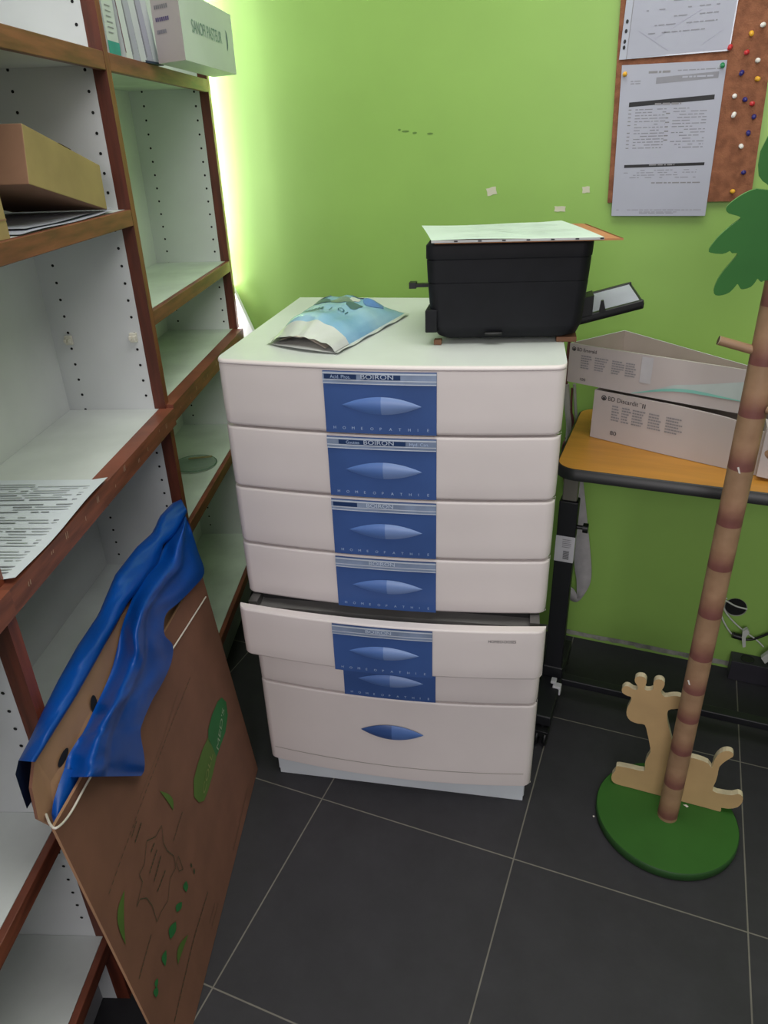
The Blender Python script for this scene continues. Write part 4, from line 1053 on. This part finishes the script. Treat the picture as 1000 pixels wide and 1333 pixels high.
# back drop of the roll and its open end
def rback(i, j):
    a = interp(le, j); p = LEAN(a[0], a[1], -.074); return p + Vector((0, 0, -.10*i)) + N*(-.004*i)
m.grid(rback, 4, 40, bag_blue)
fl = [(24, 990), (46, 992), (42, 1012), (48, 1032), (35, 1053), (27, 1030), (20, 1008)]
m.add([LEAN(u, v, -.062) for u, v in fl], [tuple(range(len(fl)))], mat('bag_inside_shade', (6, 20, 48), .5))  # shade inside the open end, painted as a near-black blue
obj('rear_fold', m, bg)
ll = [(241, 672), (233, 685), (220, 702), (209, 722), (190, 745), (178, 765), (168, 790), (161, 808), (155, 835), (147, 868), (136, 895), (122, 925), (108, 955), (92, 978), (84, 1000), (74, 1030), (67, 1055), (68, 1070)]
rr = [(244, 676), (250, 690), (257, 715), (265, 745), (258, 758), (240, 775), (222, 795), (214, 815), (216, 832), (224, 840), (224, 860), (214, 885), (202, 905), (190, 930), (182, 950), (186, 975), (187, 1008), (96, 1011), (84, 1040), (72, 1077)]
def ev(pts, fr):      # sample with given break fractions so that left/right pair sensibly
    return pts
LLp = [(241, 672), (232, 687), (219, 703), (205, 727), (188, 748), (177, 768), (168, 790), (160, 812), (153, 842), (146, 870), (136, 895), (125, 918), (110, 950), (100, 965), (88, 985), (84, 1000), (80, 1012)]
RRp = [(243, 674), (250, 692), (257, 715), (266, 745), (252, 765), (232, 785), (216, 800), (214, 825), (225, 840), (223, 862), (212, 888), (198, 912), (186, 940), (183, 955), (188, 985), (188, 1002), (184, 1010)]
m = MB()
def flap(i, j):
    a = interp2(LLp, j); b = interp2(RRp, j)
    u, v = a[0]+(b[0]-a[0])*i, a[1]+(b[1]-a[1])*i
    rise = min(1, i*2.6); rise = rise*rise*(3-2*rise)
    c_ = -.040 + .040*rise + .008*math.sin(PI*min(1, i*1.3))
    amp = math.sin(PI*min(1, .1+i*.9))
    c_ += .0045*noise.noise(Vector((i*2.2+j*3, j*9, 2)))*amp + .0022*noise.noise(Vector((i*6-j*9, j*18+i*4, 7)))*amp
    c_ += .006*math.exp(-((j-.42-.22*i)/.035)**2)*amp - .004*math.exp(-((j-.50-.2*i)/.04)**2)*amp + .006*math.exp(-((j-.80+.28*i)/.03)**2)*amp
    if i > .35: c_ = max(c_, -.0145)
    if i > .5: c_ = min(c_, -.004 + .006*noise.noise(Vector((i*3, j*11, 5))))
    if i > .35: c_ = max(c_, -.0145)
    return LEAN(u, v, c_)
def interp2(P_, t):
    x = t*(len(P_)-1); k = min(len(P_)-2, int(x)); q = x-k
    g = lambda n_: Vector((*P_[max(0, min(len(P_)-1, n_))], 0))
    a, b, c_, d_ = g(k-1), g(k), g(k+1), g(k+2)
    r_ = .5*((2*b)+(c_-a)*q+(2*a-5*b+4*c_-d_)*q*q+(3*b-a-3*c_+d_)*q**3); return (r_.x, r_.y)
m.grid(flap, 26, 84, bag_blue)
obj('front_flap', m, bg)
# lower tongue tucked between the panels
tl_ = [(84, 1000), (76, 1022), (69, 1045), (67, 1062), (70, 1072)]; tr_ = [(118, 1006), (110, 1020), (98, 1040), (86, 1058), (76, 1073)]
m = MB(); m.grid(lambda i, j: LEAN(*[interp(tl_, j)[k]+(interp(tr_, j)[k]-interp(tl_, j)[k])*i for k in (0, 1)], -.036+.010*math.sin(PI*i*.8)), 8, 12, bag_blue)
obj('tucked_corner', m, bg)

# ================================================================== STRAP, CABLES, HOLE, POWER STRIP
ys = WY-.03
sp_ = [((757, 600), (740, 600)), ((761, 640), (743, 640)), ((766, 690), (745, 690)), ((770, 735), (748, 735)), ((769, 757), (751, 757)), ((762, 772), (751, 777)), ((752, 783), (752, 777)), ((742, 780), (748, 768)), ((732, 765), (738, 758)), ((727, 748), (733, 744)), ((722, 730), (728, 726))]
m = MB(); A_ = curve([PY(*a, ys - (0 if k < 5 else .004)) for k, (a, b) in enumerate(sp_)], 4); B_ = curve([PY(*b, ys - (0 if k < 5 else .004)) for k, (a, b) in enumerate(sp_)], 4)
m.add(A_+B_, [(k, k+1, len(A_)+k+1, len(A_)+k) for k in range(len(A_)-1)], strap_m, True)
o = solo('webbing_strap', m, 'pale grey webbing strap hanging in a loop below the table against the wall', 'strap')
sm = o.modifiers.new('s', 'SOLIDIFY'); sm.thickness = .0016
for pts, r_, mm, lab in (([(742, 440), (738, 480), (738, 520), (746, 552), (733, 585), (737, 640)], .0042, cable_r, 'dark red cable hanging behind the right side of the drawer cabinet'),
                         ([(745, 505), (744, 535), (748, 565), (752, 600)], .0028, cable_r, 'thin dark red cable next to the thick one behind the cabinet'),
                         ([(737, 500), (739, 530), (741, 560), (736, 610)], .008, cable_g, 'thick grey cable sleeve hanging behind the cabinet right corner'),
                         ([(748, 500), (750, 540), (755, 580), (757, 610)], .004, cable_g, 'slim grey cable hanging nearest the white carton')):
    m = MB(); m.tube(curve([PY(u, v, 1.225) for u, v in pts], 8), r_, mm, 8); solo('cable', m, lab, 'cable')
c_ = PY(958, 790, WY-.001); m = MB()
m.add([c_ + Vector((.0265*math.cos(2*PI*k/24), 0, .0265*math.sin(2*PI*k/24)*1.02)) for k in range(24)], [tuple(reversed(range(24)))], hole_m)
n_ = 24; ou = [c_ + Vector((.0285*math.cos(2*PI*k/n_), -.0004, .0285*math.sin(2*PI*k/n_)-.0012)) for k in range(n_)]; inn = [c_ + Vector((.0262*math.cos(2*PI*k/n_), -.0004, .0268*math.sin(2*PI*k/n_))) for k in range(n_)]
m.add(ou+inn, [(n_+k, n_+(k+1) % n_, (k+1) % n_, k) for k in range(n_)], plaster)
struct('wall_opening', m)
yc = WY-.02
for pts, mm, r_, lab in (([(973, 793), (958, 789), (945, 782), (940, 784), (944, 795), (952, 806), (967, 820), (985, 833), (994, 842)], cable_w, .0022, 'white cable coming out of the wall hole down to the power strip'),
                         ([(947, 779), (942, 781), (938, 792), (941, 806), (950, 822), (957, 828)], cable_w, .0022, 'second white cable looping out of the wall hole to the black plug'),
                         ([(955, 829), (965, 832), (980, 832), (1000, 825), (1030, 812)], cable_b, .0036, 'black cable running right from the plug on the power strip')):
    m = MB(); m.tube(curve([PY(u, v, yc) for u, v in pts], 6), r_, mm, 8); solo('cable', m, lab, 'cable')
a, b = PY(953, 866, WY-.055), PY(955, 838, WY-.055)
m = MB(); x0 = PY(951, 868, WY-.05).x; m.box((x0, WY-.05, .0005), (x0+.30, WY-.004, .062), mat('power_strip_grey', (48, 46, 54), .5))
for k in range(4): m.lathe([(0, 0), (.017, 0), (.018, .002), (.016, .002), (.015, .0005), (0, .0005)], (x0+.04+k*.065, WY-.027, .062), black_mat, 20)
solo('power_strip', m, 'dark grey power strip on the floor against the wall below the hole', 'power strip', bevel=.003)
m = MB(); c0_ = PY(962, 829, WY-.03); m.tube([c0_+Vector((-.016, 0, .003)), c0_+Vector((-.008, 0, .001)), c0_+Vector((.012, 0, 0))], .0085, cable_b, 12); solo('black_plug', m, 'black plug lying across the power strip below the wall hole', 'plug')
m = MB(); P_ = [PY(u, v, WY-.04) for u, v in ((967, 822), (973, 819), (976, 824), (971, 830), (971, 842), (967, 843), (966, 832))]; m.plate(list(reversed(P_)), (0, .012, 0), cable_w)
solo('white_plug', m, 'white angular plug standing on the power strip beside the black plug', 'plug')
m = MB(); P_ = [PY(u, v, WY-.055) for u, v in ((991, 857), (1012, 842), (1018, 850), (996, 864))]; m.plate(list(reversed(P_)), (0, .014, 0), cable_w)
solo('white_plug', m, 'white plug slanting at the right edge beside the power strip', 'plug')
m = MB(); m.lathe([(0, 0), (.0022, .0002), (.0026, .0016), (0, .003)], PZ(773, 1063, 0), chip, 8); solo('paint_crumb', m, 'tiny white crumb on the floor left of the green round base', 'crumb')

# ================================================================== LIGHTS, WORLD, CAMERA
def area(name, loc, target, sx, sy, power, colr):
    l = bpy.data.lights.new(name, 'AREA'); l.shape = 'RECTANGLE'; l.size = sx; l.size_y = sy; l.energy = power; l.color = colr
    o = bpy.data.objects.new(name, l); C.objects.link(o); o.location = loc
    o.rotation_euler = (Vector(target)-Vector(loc)).to_track_quat('-Z', 'Y').to_euler()
    return o
area('ceiling_light', (.6, .3, 2.58), (.6, .3, 0), 1.7, 1.2, 24, (1, .985, .96))
area('room_fill_light', (.95, -2.4, 2.0), (.2, 1.0, .9), 1.4, 1.0, 37, (1, .95, .97))  # added soft fill from behind the camera, no known window there
area('gap_glow_strip', (-.76, 1.222, 1.70), (.3, 1.30, 1.70), .05, 1.25, 19, (1, .93, 1.2))  # added strip lamp in the gap, stands in for light from the window
area('gap_glow_low', (-.72, 1.232, .92), (.1, 1.262, .90), .04, .10, 1.6, (1, .95, 1.1))  # second added lamp, brightens the wall low in the gap
w = bpy.data.worlds.new('world'); bpy.context.scene.world = w; w.use_nodes = True
w.node_tree.nodes['Background'].inputs[0].default_value = (.95, .95, 1, 1); w.node_tree.nodes['Background'].inputs[1].default_value = .34
cd = bpy.data.cameras.new('camera'); cam = bpy.data.objects.new('camera', cd); C.objects.link(cam)
cd.sensor_fit = 'VERTICAL'; cd.sensor_height = 24; cd.lens = 24*F/1333; cd.clip_start = .01
R3 = Matrix((RA, -DA, -FA)).transposed()
cam.matrix_world = Matrix.Translation(CAM) @ R3.to_4x4()
bpy.context.scene.camera = cam
bpy.context.scene.view_settings.view_transform = 'Standard'
bpy.context.scene.view_settings.look = 'None'
bpy.context.scene.view_settings.exposure = 0
